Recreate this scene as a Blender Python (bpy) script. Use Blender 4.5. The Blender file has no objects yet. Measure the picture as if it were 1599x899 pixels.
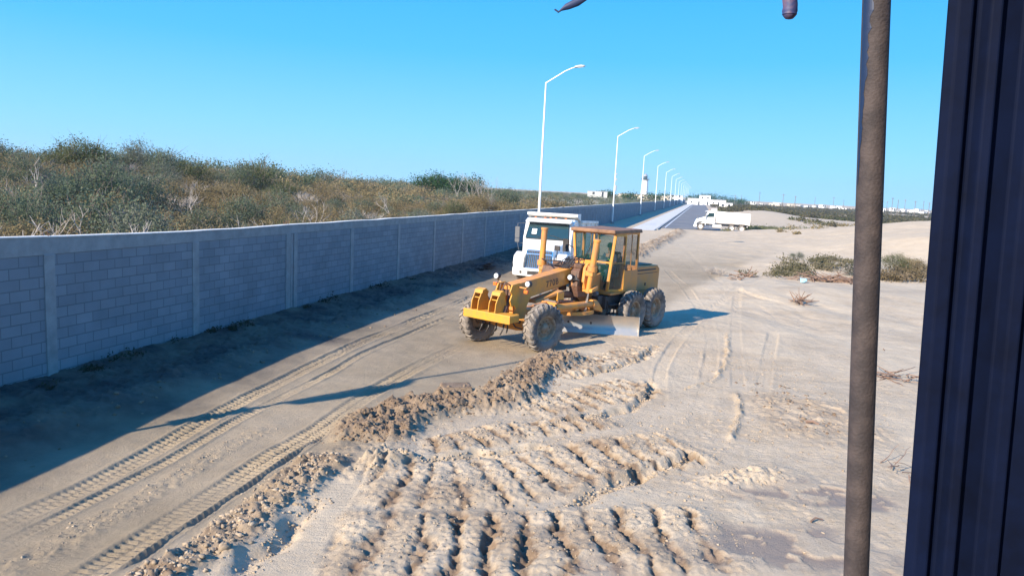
import bpy, math, random
import numpy as np
from mathutils import Vector, Matrix, Quaternion
random.seed(7); rng = np.random.default_rng(7)
S = bpy.context.scene
C = S.collection
R_ = math.radians

# ------------------------------------------------------------------ camera
FP, CAMH, ROLL, PITCH = 1155.0, 4.1, R_(2.85), R_(7.6097)
def cam_axes():
    r = np.array([1, 0, 0.]); F = np.array([0, math.cos(PITCH), -math.sin(PITCH)]); U = np.array([0, math.sin(PITCH), math.cos(PITCH)])
    c, s = math.cos(ROLL), math.sin(ROLL)
    return np.array([c*r+s*U, -s*r+c*U, F])
CR = cam_axes()
cd = bpy.data.cameras.new('camera'); cam = bpy.data.objects.new('camera', cd); C.objects.link(cam)
M = Matrix.Identity(4)
for i in range(3):
    M[i][0] = CR[0][i]; M[i][1] = CR[1][i]; M[i][2] = -CR[2][i]
M[2][3] = CAMH
cam.matrix_world = M
cd.sensor_width = 36; cd.lens = FP/1599*36; cd.clip_start = .05; cd.clip_end = 12000
S.camera = cam
def ray(px, py):
    return CR.T @ np.array([(px-799.5)/FP, -(py-449.5)/FP, 1.])
def at(px, py, z=0.):
    v = ray(px, py); t = (z-CAMH)/v[2]; return (v[0]*t, v[1]*t)

# ------------------------------------------------------------------ sun, sky, exposure
AZ = math.atan2(-.733, -.68); EL = R_(28.5)
W = bpy.data.worlds.new('World'); S.world = W; W.use_nodes = True
nt = W.node_tree; nt.nodes.clear()
sky = nt.nodes.new('ShaderNodeTexSky'); sky.sky_type = 'NISHITA'; sky.sun_disc = False
sky.sun_elevation = EL; sky.sun_rotation = AZ % (2*math.pi); sky.altitude = 0; sky.air_density = 1.0; sky.dust_density = .15; sky.ozone_density = 1.6
tint = nt.nodes.new('ShaderNodeMixRGB'); tint.blend_type = 'MULTIPLY'; tint.inputs[0].default_value = 1; tint.inputs[2].default_value = (.55, .95, 1.1, 1)
bg = nt.nodes.new('ShaderNodeBackground'); bg.inputs[1].default_value = .075
wo = nt.nodes.new('ShaderNodeOutputWorld')
tcw = nt.nodes.new('ShaderNodeTexCoord'); spw = nt.nodes.new('ShaderNodeSeparateXYZ'); grd = nt.nodes.new('ShaderNodeValToRGB'); els = grd.color_ramp.elements
els[0].position = 0; els[0].color = (.215, .42, .63, 1); els[1].position = 1; els[1].color = (.02, .17, .55, 1)
for ps, cl in ((.07, (.145, .385, .63)), (.17, (.056, .31, .62)), (.30, (.018, .25, .62)), (.55, (.02, .20, .60))): e_ = els.new(ps); e_.color = (*cl, 1)
sc_ = nt.nodes.new('ShaderNodeVectorMath'); sc_.operation = 'SCALE'; sc_.inputs['Scale'].default_value = 1/.075
blend = nt.nodes.new('ShaderNodeMixRGB'); blend.inputs[0].default_value = .93
nt.links.new(tcw.outputs['Generated'], spw.inputs[0]); nt.links.new(spw.outputs[2], grd.inputs[0]); nt.links.new(grd.outputs[0], sc_.inputs[0])
nt.links.new(sky.outputs[0], tint.inputs[1]); nt.links.new(tint.outputs[0], blend.inputs[1]); nt.links.new(sc_.outputs[0], blend.inputs[2]); nt.links.new(blend.outputs[0], bg.inputs[0]); nt.links.new(bg.outputs[0], wo.inputs[0])
sl = bpy.data.lights.new('sun', 'SUN'); sl.energy = 5.0; sl.angle = R_(.5); sl.color = (1, .89, .735)
so = bpy.data.objects.new('sun', sl); C.objects.link(so)
sd = Vector((math.sin(AZ)*math.cos(EL), math.cos(AZ)*math.cos(EL), math.sin(EL)))
so.rotation_euler = sd.to_track_quat('Z', 'Y').to_euler(); so.location = (-20, -20, 30)
S.view_settings.view_transform = 'Standard'; S.view_settings.look = 'None'; S.view_settings.gamma = 1; S.view_settings.exposure = .99
S.render.engine = 'CYCLES'; S.cycles.max_bounces = 6; S.cycles.transparent_max_bounces = 12
S.cycles.use_denoising = True

# ------------------------------------------------------------------ noise
def _h(ix, iy, seed):
    a = (ix.astype(np.int64)*374761393 + iy.astype(np.int64)*668265263 + seed*1442695041) & 0xffffffff
    a = ((a ^ (a >> 13))*1274126177) & 0xffffffff
    a = (a ^ (a >> 16)) & 0xffffff
    return a/float(0xffffff)
def vn(x, y, seed=0):
    x = np.asarray(x, float); y = np.asarray(y, float)
    ix = np.floor(x); iy = np.floor(y); fx = x-ix; fy = y-iy
    fx = fx*fx*fx*(fx*(fx*6-15)+10); fy = fy*fy*fy*(fy*(fy*6-15)+10)
    a = _h(ix, iy, seed); b = _h(ix+1, iy, seed); c = _h(ix, iy+1, seed); d = _h(ix+1, iy+1, seed)
    return (a*(1-fx)+b*fx)*(1-fy)+(c*(1-fx)+d*fx)*fy
def fbm(x, y, o=4, seed=0):
    s = 0; am = .5
    for k in range(o):
        s = s+am*(vn(x, y, seed+k*17)*2-1); x = x*2.03+11.3; y = y*2.03+5.7; am *= .5
    return s
def lumps(x, y, size, seed, keep=.6):
    x = x/size; y = y/size; ix = np.floor(x); iy = np.floor(y); out = np.zeros_like(x)
    for a in (-1, 0, 1):
        for b in (-1, 0, 1):
            cx, cy = ix+a, iy+b; r1, r2, r3 = _h(cx, cy, seed), _h(cx, cy, seed+1), _h(cx, cy, seed+2)
            px, py = x-(cx+r1), y-(cy+r2); th = r3*6.28; c_, s_ = np.cos(th), np.sin(th); u, v = px*c_+py*s_, -px*s_+py*c_
            R = .25+.6*_h(cx, cy, seed+3); q = np.maximum(np.abs(u)/R, np.abs(v)/(R*.75))*.6+.4*np.hypot(u, v)/R
            hh = np.clip(2.0*(1-q), 0, .62)*R*(_h(cx, cy, seed+4) < keep)
            out = np.maximum(out, hh+.15*(hh > 0)*(u*.5+v*.3))
    return out*size
def sstep(a, b, x):
    t = np.clip((x-a)/(b-a), 0, 1); return t*t*(3-2*t)

# ------------------------------------------------------------------ materials
def mat(name, col, rough=.6, metal=0, var=.0, vcol=None, scale=3., bump=0., bscale=40., stretch=None, alpha=1, coat=0, spec=.5, fine=None):
    m = bpy.data.materials.new(name); m.use_nodes = True; n = m.node_tree; b = n.nodes['Principled BSDF']
    b.inputs['Base Color'].default_value = (*col, 1); b.inputs['Roughness'].default_value = rough; b.inputs['Metallic'].default_value = metal
    b.inputs['Specular IOR Level'].default_value = spec; b.inputs['Coat Weight'].default_value = coat
    if alpha < 1: b.inputs['Alpha'].default_value = alpha
    tc = n.nodes.new('ShaderNodeTexCoord'); src = tc.outputs['Object']
    if stretch:
        mp = n.nodes.new('ShaderNodeMapping'); mp.inputs['Scale'].default_value = stretch; n.links.new(src, mp.inputs[0]); src = mp.outputs[0]
    if var or vcol:
        no = n.nodes.new('ShaderNodeTexNoise'); no.inputs['Scale'].default_value = scale; no.inputs['Detail'].default_value = 8; no.inputs['Roughness'].default_value = .65
        n.links.new(src, no.inputs['Vector'])
        cr = n.nodes.new('ShaderNodeValToRGB'); cr.color_ramp.elements[0].position = .42-.1*(var > 0); cr.color_ramp.elements[1].position = .62
        v2 = vcol or tuple(min(1, c*(1+var)) for c in col); v1 = col if vcol else tuple(c*(1-var) for c in col)
        cr.color_ramp.elements[0].color = (*v1, 1); cr.color_ramp.elements[1].color = (*v2, 1)
        n.links.new(no.outputs[0], cr.inputs[0]); n.links.new(cr.outputs[0], b.inputs['Base Color'])
    if bump:
        nb = n.nodes.new('ShaderNodeTexNoise'); nb.inputs['Scale'].default_value = bscale; nb.inputs['Detail'].default_value = 6
        bp = n.nodes.new('ShaderNodeBump'); bp.inputs['Strength'].default_value = bump; bp.inputs['Distance'].default_value = .02
        n.links.new(src, nb.inputs['Vector']); n.links.new(nb.outputs[0], bp.inputs['Height']); n.links.new(bp.outputs[0], b.inputs['Normal'])
    return m
YEL = mat('weathered_yellow_paint', (.68, .275, .042), .5, vcol=(.46, .21, .075), scale=2.2, bump=.15, bscale=30)
YELB = mat('bright_yellow_paint', (.66, .295, .03), .45, vcol=(.48, .25, .05), scale=5)
BRN = mat('shade_side_yellow_paint', (.56, .235, .055), .6, vcol=(.40, .215, .095), scale=1.6, bump=.2)  # browner copy of the yellow paint; shaded-side tone put into the colour
ROOFP = mat('rusty_brown_roof', (.20, .10, .05), .65, var=.35, scale=3)
DARK = mat('greasy_black_metal', (.035, .03, .028), .6, var=.5, scale=6)
GREASE = mat('oily_brown_metal', (.10, .05, .03), .6, var=.5, scale=8)
STEEL = mat('polished_blade_steel', (.42, .40, .38), .38, metal=.7, vcol=(.5, .44, .38), scale=3, bump=.1)
CHROME = mat('chrome', (.8, .82, .85), .12, metal=1)
RUBBER = mat('dusty_tyre_rubber', (.075, .066, .06), .9, vcol=(.25, .21, .175), scale=2.2, bump=.5, bscale=18)
TREAD = mat('sand_caked_tread', (.27, .225, .185), .95, vcol=(.15, .13, .11), scale=6, bump=.5, bscale=18)
RIMM = mat('dusty_rim', (.25, .16, .09), .75, vcol=(.34, .26, .18), scale=7)
WHITE = mat('white_truck_paint', (.80, .80, .79), .3, vcol=(.72, .71, .68), scale=1.2, coat=.3)
WHITEB = mat('white_body_steel', (.80, .79, .76), .5, vcol=(.62, .57, .50), scale=.9)
GREYP = mat('grey_plastic', (.12, .12, .125), .6)
WRIM = mat('white_rim', (.6, .6, .6), .4)
ORANGE = mat('orange_lens', (.70, .16, .03), .3)
LENS = mat('headlight_glass', (.75, .80, .82), .1, spec=.9, coat=.5)
GLASS = mat('green_tinted_glass', (.02, .08, .07), .04, alpha=.24, spec=.9, coat=.3)
GLASSD = mat('dark_windshield_glass', (.02, .05, .06), .05, alpha=.88, spec=.9, coat=.5)
RUBBERSEAL = mat('black_rubber', (.02, .02, .022), .8)
POLEW = mat('white_pole_paint', (.80, .80, .78), .45)
GALV = mat('galvanised_grey', (.35, .36, .37), .5, metal=.3)
CONC = mat('grey_concrete', (.25, .26, .26), .9, var=.16, scale=3, bump=.4, bscale=14)
CONCW = mat('sunlit_cap_concrete', (.45, .43, .40), .9, var=.2, scale=5, bump=.5, bscale=14)
SIDEW = mat('pale_sidewalk_concrete', (.52, .50, .47), .9, var=.08, scale=.6)
ASPH = mat('asphalt', (.13, .13, .14), .9, vcol=(.20, .185, .17), scale=.25)
HOUSEW = mat('white_plaster', (.78, .77, .74), .85, var=.06, scale=.5)
HOUSEC = mat('cream_plaster', (.62, .53, .42), .85, var=.06, scale=.5)
HOUSED = mat('dark_opening', (.05, .06, .07), .4)
ROOFG = mat('grey_roof', (.40, .40, .41), .7)
BARK = mat('pale_dead_wood', (.33, .29, .26), .9, var=.3, scale=8)
BARKD = mat('brown_root_wood', (.19, .12, .085), .9, var=.35, scale=8)
BARKM = mat('grey_brown_bark', (.16, .13, .11), .9, var=.2, scale=6)
def leafmat(name, a, b, sc=1.3):
    m = mat(name, a, .8, vcol=b, scale=sc, spec=.1); n = m.node_tree; p = n.nodes['Principled BSDF']; tr = n.nodes.new('ShaderNodeBsdfTranslucent'); mx = n.nodes.new('ShaderNodeMixShader'); mx.inputs[0].default_value = .42
    n.links.new(p.inputs['Base Color'].links[0].from_socket, tr.inputs[0]); n.links.new(p.outputs[0], mx.inputs[1]); n.links.new(tr.outputs[0], mx.inputs[2]); n.links.new(mx.outputs[0], n.nodes['Material Output'].inputs['Surface'])
    return m
LG = leafmat('grey_green_leaves', (.105, .135, .078), (.20, .225, .15))
LG2 = leafmat('deep_green_leaves', (.030, .075, .022), (.06, .12, .04))
LO = leafmat('ochre_dry_leaves', (.21, .165, .08), (.34, .26, .14))
LG3 = leafmat('sage_leaves', (.13, .15, .10), (.24, .245, .18))
LG4 = leafmat('olive_leaves', (.09, .11, .045), (.18, .18, .085))
LD = leafmat('dark_olive_leaves', (.035, .045, .028), (.08, .085, .05))
LT = leafmat('tan_dry_twigs', (.20, .155, .11), (.32, .255, .19))
SKIN = mat('skin', (.32, .17, .11), .6); HAIR = mat('black_hair', (.015, .013, .012), .7)
VEST = mat('lime_safety_vest', (.55, .75, .05), .7, var=.05); SHIRT = mat('dark_blue_work_shirt', (.03, .05, .10), .85)
SEATM = mat('black_vinyl', (.03, .03, .032), .6)

# ------------------------------------------------------------------ mesh builder
class MB:
    def __init__(s): s.v = []; s.f = []
    def add(s, vs, fs):
        o = len(s.v); s.v += [tuple(v) for v in vs]; s.f += [tuple(o+i for i in f) for f in fs]; return s
    def box(s, c, d, rot=None):
        h = [x/2 for x in d]; vs = []
        for k in ((-1,-1,-1),(1,-1,-1),(1,1,-1),(-1,1,-1),(-1,-1,1),(1,-1,1),(1,1,1),(-1,1,1)):
            p = Vector((k[0]*h[0], k[1]*h[1], k[2]*h[2]))
            if rot is not None: p = rot @ p
            vs.append(p+Vector(c))
        return s.add(vs, [(0,3,2,1),(4,5,6,7),(0,1,5,4),(1,2,6,5),(2,3,7,6),(3,0,4,7)])
    def prism(s, pts, a, b, axis='y'):          # profile in the plane normal to axis
        n = len(pts)
        def mk(p, t): return {'y': (p[0], t, p[1]), 'x': (t, p[0], p[1]), 'z': (p[0], p[1], t)}[axis]
        return s.add([mk(p, a) for p in pts]+[mk(p, b) for p in pts],
                     [tuple(range(n)), tuple(range(2*n-1, n-1, -1))]+[(i, i+n, (i+1) % n+n, (i+1) % n) for i in range(n)])
    def hexa(s, a, b):                           # two quads, loft
        return s.add(list(a)+list(b), [(0,1,2,3),(7,6,5,4)]+[(i, i+4, (i+1) % 4+4, (i+1) % 4) for i in range(4)])
    def cyl(s, p, q, r, r2=None, n=14, cap=True):
        p, q = Vector(p), Vector(q); r2 = r if r2 is None else r2; d = (q-p).normalized()
        u = d.orthogonal().normalized(); w = d.cross(u)
        vs = [c+(u*math.cos(t)+w*math.sin(t))*rr for c, rr in ((p, r), (q, r2)) for t in [2*math.pi*k/n for k in range(n)]]
        fs = [(i, (i+1) % n, (i+1) % n+n, i+n) for i in range(n)]
        if cap: fs += [tuple(range(n-1, -1, -1)), tuple(range(n, 2*n))]
        return s.add(vs, fs)
    def tube(s, pts, r, n=8, r2=None):
        pts = [Vector(p) for p in pts]; m = len(pts); vs = []; u = None
        for i, p in enumerate(pts):
            d = (pts[min(i+1, m-1)]-pts[max(i-1, 0)]).normalized()
            u = (d.orthogonal() if u is None else (u-d*u.dot(d))).normalized(); w = d.cross(u)
            rr = r if r2 is None else r+(r2-r)*i/(m-1)
            vs += [p+(u*math.cos(2*math.pi*k/n)+w*math.sin(2*math.pi*k/n))*rr for k in range(n)]
        fs = [(j*n+i, j*n+(i+1) % n, (j+1)*n+(i+1) % n, (j+1)*n+i) for j in range(m-1) for i in range(n)]
        fs += [tuple(range(n-1, -1, -1)), tuple(range((m-1)*n, m*n))]
        return s.add(vs, fs)
    def lathe(s, prof, c=(0,0,0), axis='y', n=40):   # prof: (r, t)
        vs = []
        for k in range(n):
            t = 2*math.pi*k/n; a, b = math.cos(t), math.sin(t)
            for r, h in prof:
                p = {'y': (r*a, h, r*b), 'z': (r*a, r*b, h), 'x': (h, r*a, r*b)}[axis]
                vs.append((p[0]+c[0], p[1]+c[1], p[2]+c[2]))
        m = len(prof)
        return s.add(vs, [(k*m+i, k*m+i+1, ((k+1) % n)*m+i+1, ((k+1) % n)*m+i) for k in range(n) for i in range(m-1)])
    def slab(s, quad, th):                      # thick sheet from a quad
        q = [Vector(p) for p in quad]; nrm = (q[1]-q[0]).cross(q[3]-q[0]).normalized()*th
        return s.hexa(q, [p+nrm for p in q])
    def build(s, name, m, parent=None, bevel=0, smooth=False, seg=2):
        me = bpy.data.meshes.new(name); me.from_pydata(s.v, [], s.f); me.update(); me.materials.append(m)
        bm_fix(me)
        o = bpy.data.objects.new(name, me); C.objects.link(o)
        if parent: o.parent = parent
        if smooth:
            me.polygons.foreach_set('use_smooth', [True]*len(me.polygons))
            try: me.set_sharp_from_angle(angle=R_(40))
            except Exception: pass
        if bevel:
            b = o.modifiers.new('bevel', 'BEVEL'); b.width = bevel; b.segments = seg; b.limit_method = 'ANGLE'; b.angle_limit = R_(40)
        return o
import bmesh
def bm_fix(me):
    b = bmesh.new(); b.from_mesh(me); bmesh.ops.recalc_face_normals(b, faces=b.faces); b.to_mesh(me); b.free()
def fastmesh(name, V, F, m):                     # numpy verts and quads / tris
    me = bpy.data.meshes.new(name); V = np.asarray(V, np.float32); F = np.asarray(F, np.int32); k = F.shape[1]
    me.vertices.add(len(V)); me.vertices.foreach_set('co', V.ravel())
    me.loops.add(F.size); me.loops.foreach_set('vertex_index', F.ravel())
    me.polygons.add(len(F)); me.polygons.foreach_set('loop_start', np.arange(0, F.size, k, dtype=np.int32))
    try: me.polygons.foreach_set('loop_total', np.full(len(F), k, np.int32))
    except Exception: pass
    me.update(calc_edges=True); me.materials.append(m); return me
def tag(o, label=None, cat=None, group=None, kind=None):
    if label: o['label'] = label
    if cat: o['category'] = cat
    if group: o['group'] = group
    if kind: o['kind'] = kind
    return o
def empty(name, loc, rz=0, label=None, cat=None, group=None, s=1):
    o = bpy.data.objects.new(name, None); C.objects.link(o); o.location = loc; o.rotation_euler = (0, 0, rz); o.scale = (s, s, s)
    o.empty_display_size = .3
    return tag(o, label, cat, group)
def copy_tree(o, parent=None):
    c = o.copy(); C.objects.link(c); c.parent = parent
    for ch in list(o.children): copy_tree(ch, c)
    return c

# ------------------------------------------------------------------ terrain
CT, ST = math.cos(math.atan(.2475)), math.sin(math.atan(.2475))
def wallX(Y): return -12.1+.2475*Y
def base(X, Y):
    X = np.asarray(X, float); Y = np.asarray(Y, float)
    d = (X-wallX(Y))*CT
    A = 3.15-.65*sstep(78, 96, Y)-.8*sstep(100, 150, Y)-.8*sstep(170, 300, Y)
    hill = A*sstep(4, 34, -d)*(1+.10*fbm(X/14, Y/14, 3, 5))+.25
    mound = 1.9*np.exp(-((-d-6)/4.5)**2-((Y-66)/11)**2)*(d < 0)
    near = 1-sstep(40, 90, Y)
    dip = -.16*(1-sstep(9, 17, Y))*sstep(1.6, 3.0, d)*(1-sstep(4.5, 7, d))
    right = .20*np.exp(-np.maximum(d, 0)/1.1)+.05*fbm(X/5, Y/5, 3, 2)*near
    dune = 3.1*np.exp(-((X-43)/13)**2-((Y-72)/15)**2)+1.3*np.exp(-((X-33)/7)**2-((Y-58)/7)**2)
    dune = dune+.6*np.exp(-((X-20)/5)**2-((Y-46)/4)**2)+.5*np.exp(-((X-26)/14)**2-((Y-84)/5)**2)+.35*np.exp(-((X-14)/6)**2-((Y-33)/3)**2)
    far = .5*fbm(X/60, Y/60, 3, 9)*sstep(110, 260, Y)*sstep(14, 30, d)
    bank = 1.5*np.exp(-((d-28)/9)**2)*sstep(125, 170, Y)*(1-sstep(260, 330, Y))
    h = np.where(d < -.15, hill+mound, right+dune+far+bank+dip)
    # the graded strip that carries road and pavement
    strip = sstep(80, 95, Y)*(d > 1.5)*(1-sstep(15, 18, d))
    return h*(1-strip)+(-.04)*strip
def gz(x, y): return float(base(np.array([x]), np.array([y]))[0])

def smooth_poly(pts, step=.25):
    P = np.array(pts, float); P = np.vstack([2*P[0]-P[1], P, 2*P[-1]-P[-2]]); out = []
    for i in range(1, len(P)-2):
        n = max(2, int(np.linalg.norm(P[i+1]-P[i])/step))
        for t in np.linspace(0, 1, n, endpoint=False):
            a, b, c, e = P[i-1], P[i], P[i+1], P[i+2]
            out.append(.5*((2*b)+(-a+c)*t+(2*a-5*b+4*c-e)*t*t+(-a+3*b-3*c+e)*t**3))
    out.append(P[-2]); return np.array(out)
def poly_px(*pp): return smooth_poly([at(*p) for p in pp])
def sd(poly, X, Y, m):
    """arc length and signed offset (right of travel is +) of the points within m of the polyline"""
    lo = poly.min(0)-m; hi = poly.max(0)+m
    idx = np.nonzero((X > lo[0]) & (X < hi[0]) & (Y > lo[1]) & (Y < hi[1]))[0]
    x, y = X[idx], Y[idx]; best = np.full(len(idx), 1e9); s = np.zeros(len(idx)); d = np.zeros(len(idx)); L = 0
    for i in range(len(poly)-1):
        a, b = poly[i], poly[i+1]; e = b-a; l = np.hypot(*e)
        if l < 1e-6: continue
        t = ((x-a[0])*e[0]+(y-a[1])*e[1])/l; tc = np.clip(t, 0, l)
        qx = x-a[0]-e[0]/l*tc; qy = y-a[1]-e[1]/l*tc; dd = qx*qx+qy*qy
        k = dd < best
        best[k] = dd[k]; s[k] = (L+tc)[k]; d[k] = (np.sqrt(dd)*np.sign(qx*e[1]-qy*e[0]))[k]; L += l
    k = best < m*m
    return idx[k], s[k], d[k], L

# feature lines read off the plan of the site
T1 = poly_px((-60,832),(0,799),(70,769),(167,727),(333,644),(430,598),(520,556),(600,520),(700,479),(745,460))
T2 = poly_px((-60,862),(0,831),(133,767),(267,703),(367,650),(411,630),(517,581),(560,556),(640,520),(715,488))
T3 = poly_px((60,930),(117,899),(233,826),(333,763),(433,703),(500,666),(570,618),(650,573),(735,533))
T3G = poly_px((130,930),(167,901),(300,812),(400,747),(500,682),(545,652))
T5 = poly_px((1152,440),(1149,500),(1151,560),(1153,612))
T6 = poly_px((1212,500),(1196,580),(1185,680),(1190,760))
T7 = poly_px((1060,380),(1100,420),(1140,455),(1230,480),(1330,500),(1450,530))
T8 = poly_px((1040,420),(1085,470),(1110,520),(1105,600),(1085,680))
T9 = poly_px((1250,400),(1180,440),(1100,490),(1040,560),(1030,640))
RS = poly_px((-40,890),(60,846),(160,795),(267,737),(350,690),(420,660))
W1 = poly_px((200,930),(262,890),(330,858),(400,800),(440,770),(492,733),(522,712))
F1 = poly_px((375,905),(400,872),(450,826),(502,776))
T4 = poly_px((430,930),(470,850),(515,790),(545,745),(560,700),(568,650))
W2 = poly_px((578,694),(590,668),(640,645),(700,632),(770,628),(812,600),(850,574),(884,556))
W3 = poly_px((548,745),(600,722),(650,712))
B1 = poly_px((870,585),(900,576),(950,562),(1018,543))
B2 = poly_px((800,640),(850,630),(930,618),(1012,600))
B3 = poly_px((655,700),(720,690),(790,675),(860,668),(960,655))
B4 = poly_px((560,752),(640,756),(720,756),(820,745),(920,722),(1085,695))
B5 = poly_px((500,850),(620,852),(740,852),(880,850),(1010,842),(1150,838))
SC4 = poly_px((880,790),(940,765),(1000,745),(1060,722),(1092,712))
SC3 = poly_px((650,722),(720,712),(800,705),(860,695))
SC2 = poly_px((850,670),(905,655),(940,648),(985,640),(1012,615),(1016,592))
SC1 = poly_px((885,590),(950,578),(1000,560),(1026,540))
A1 = poly_px((1072,606),(1110,595),(1130,570),(1136,538),(1134,520))
A2 = poly_px((1151,615),(1155,640),(1150,665),(1136,690))
RR = poly_px((1215,600),(1240,640),(1270,680))
R5 = poly_px((1100,760),(1160,745),(1220,742))
FB = poly_px((985,402),(1010,388),(1035,376),(1062,366))
LB = smooth_poly([(wallX(y)+2.3, y) for y in (5, 15, 25, 35, 50, 70)], 1)
bands = [(B1,.55,.34,.10,1), (B2,.75,.36,.11,2), (B3,.42,.40,.12,3), (B4,.85,.42,.13,4), (B5,.95,.43,.13,5)]

def detail(X, Y):
    n = len(X); h = np.zeros(n); moist_shade = np.zeros(n); pale = np.zeros(n)
    d = (X-wallX(Y))*CT
    nearf = 1-sstep(40, 75, Y)
    lane_r = -1.2+.62*(Y-10)*.9                              # right edge of the rolled lane
    rgt = sstep(-.6, .8, X-(-2.6+.47*(Y-10)))
    h += .010*fbm(X*2.2, Y*2.2, 4, 21)*nearf
    h += rgt*(.030*fbm(X*.9, Y*.9, 3, 22)+.008*fbm(X*5, Y*5, 3, 23))*nearf
    h += rgt*nearf*(.22*lumps(X, Y, .10, 301, .35)*sstep(.50, .65, vn(X*.9, Y*.9, 33))+.006*np.abs(fbm(X*16, Y*16, 2, 312)))
    rock = sstep(.45, .75, vn(X*.7, Y*.7, 31))*rgt*nearf
    h += rock*.018*np.abs(fbm(X*7, Y*7, 3, 32))
    stk = sstep(19, 26, Y)*(1-sstep(70, 95, Y))*sstep(11, 15, d); h += stk*(.09*fbm((X*.97+Y*.2)*.55, (Y*.97-X*.2)*.22, 4, 48)+.05*np.abs(fbm(X*1.4, Y*.7, 3, 49)))
    bk = (1-sstep(1.7, 2.6, d))*(d > 0)*nearf                # lumpy bank at the foot of the wall
    h += bk*sstep(0, .9, d)*(.5*lumps(X, Y, .24, 331, .5)+.5*lumps(X+2, Y, .12, 341, .6))+bk*(.10*fbm(X*1.6, Y*1.6, 4, 41)+.05*np.abs(fbm(X*6, Y*6, 3, 42)))+.12*np.exp(-((d-2.0)/.45)**2)*nearf*(.6+.5*vn(X, Y, 43))
    moist_shade = np.maximum(moist_shade, .85*(1-sstep(1.8, 3.0, d+.8*fbm(X*.8, Y*.8, 3, 45)))*(d > 0)*(.6+.5*vn(X*1.5, Y*1.5, 44))*(1-sstep(60, 90, Y)))  # darker soil by the wall; its colour also paints in the wall's shadow
    h += rgt*nearf*.010*np.abs(fbm(X*11, Y*11, 3, 46))
    h += sstep(30, 50, Y)*(1-sstep(110, 200, Y))*sstep(14, 22, d+6)*(.10*fbm(X*.35, Y*.35, 4, 52)+.05*fbm(X*1.3, Y*1.3, 3, 53))
    def tyre(P, half, dep, pitch, kind):
        idx, s, dd, L = sd(P, X, Y, half*2.2)
        if not len(idx): return
        x, y = X[idx], Y[idx]; fe = sstep(0, 1.2, s)*sstep(0, 1.2, L-s); dep = dep*fe; e = (1-sstep(half*.85, half*1.1, np.abs(dd)))*np.minimum(1, fe*2); rim = np.exp(-((np.abs(dd)-half*1.25)/(half*.28))**2)
        keep = (.35+.9*vn(s*.7, dd*3, 61+kind))*(.7+.6*vn(s*6, dd*8, 65+kind)); s = s+.02*(vn(s*5, dd*6, 67)-.5)
        if kind == 0:   # two rows of square lugs
            ph = (s/pitch) % 1; ph2 = (s/pitch+.5) % 1
            bar = np.where(dd > 0, (ph < .5), (ph2 < .5)).astype(float)*(np.abs(dd) > half*.12)
        elif kind == 1: # herring-bone
            ph = (s/pitch+np.abs(dd)/half*.5) % 1; bar = (ph < .45).astype(float)
        else:           # fine ladder
            ph = (s/pitch) % 1; bar = sstep(.1, .4, ph)*(1-sstep(.6, .9, ph))
        wear = sstep(.22, .5, vn(s*.45, s*0, 63+kind+int(half*100))); dep = dep*(.35+.65*wear)
        h[idx] = h[idx]*(1-.7*e*wear)+(-dep+bar*dep*.9*keep)*e+rim*dep*.55*keep
    tyre(T1, .17, .040, .105, 0); tyre(T2, .10, .040, .095, 1); tyre(T3, .20, .042, .10, 0)
    tyre(T4, .24, .006, .09, 2); tyre(T5, .15, .016, .11, 1); tyre(T6, .16, .012, .12, 0); tyre(T7, .18, .03, .12, 0); tyre(T8, .18, .018, .12, 1); tyre(T9, .15, .02, .11, 1); tyre(T3G, .06, .055, 1, 2)
    def rough(P, half, amp, f, sd_, mo=0, ridge=0):
        idx, s, dd, L = sd(P, X, Y, half*1.8)
        if not len(idx): return
        w = half*(.75+.5*vn(s*1.3, s*0, sd_)); e = 1-sstep(w*.55, w*1.25, np.abs(dd)); x, y = X[idx], Y[idx]
        e = e*sstep(-.1, .5, s+.1)*sstep(-.1, .5, L-s+.1)
        nn = np.abs(fbm(x*f, y*f, 4, sd_+3)); n2 = vn(x*f*.6, y*f*.6, sd_+7)
        h[idx] += e*min(1, amp*9)*(.6*lumps(x, y, .15, sd_+401, .7)+.6*lumps(x+1.7, y, .08, sd_+411, .8)+.02*fbm(x*14, y*14, 2, sd_+415))
        h[idx] += e*(ridge*(.6+.7*n2)+amp*(nn*1.6+.5*n2)); moist_shade[idx] = np.maximum(moist_shade[idx], mo*e*(.55+.6*vn(x*2, y*2, sd_+9)))
    rough(RS, .26, .022, 10, 71); rough(W1, .34, .08, 8, 72, .9, .02); rough(W2, .58, .13, 5.5, 73, 1.15, .085); rough(W3, .25, .12, 5, 74, .2, .03)
    rough(FB, .8, .22, 1.4, 76, .6, .05)
    rough(R5, .35, .08, 5, 77)
    def groove(P, w, dep, sd_, lip=0):
        idx, s, dd, L = sd(P, X, Y, w*4)
        if not len(idx): return
        q = dd+.25*w*(vn(s*4, s*0, sd_)*2-1)*3
        k = .4+.8*vn(s*2.3, s*0, sd_+1); en = sstep(0, .3, s)*sstep(0, .3, L-s)
        h[idx] += (-dep*np.exp(-(q/w)**2)*k+lip*np.exp(-((q+w*1.8)/(w*.9))**2)*k)*en
    groove(F1, .11, .10, 81, .04)
    for P, half, pitch, amp, sd_ in bands:
        idx, s, dd, L = sd(P, X, Y, half*1.5)
        x, y = X[idx], Y[idx]
        en = sstep(0, .35, s)*sstep(0, .35, L-s)
        e = (1-sstep(half*.7, half*1.05+.12*vn(s*3, s*0, sd_), np.abs(dd)))*en
        wob = .40*(vn(x*1.4, y*1.4, sd_+5)-.5)+.20*(vn(x*6, y*6, sd_+6)-.5)+.14*(vn(x*17, y*17, sd_+8)-.5)
        u = (s/pitch+.22*(vn(s*.9, dd*.3, sd_+61)-.5)*2+wob+.25*dd) % 1-.5
        cell = np.floor(s/pitch+wob+.25*dd)
        dep = .55+.6*_h(cell, cell*0+3, sd_)
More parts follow.
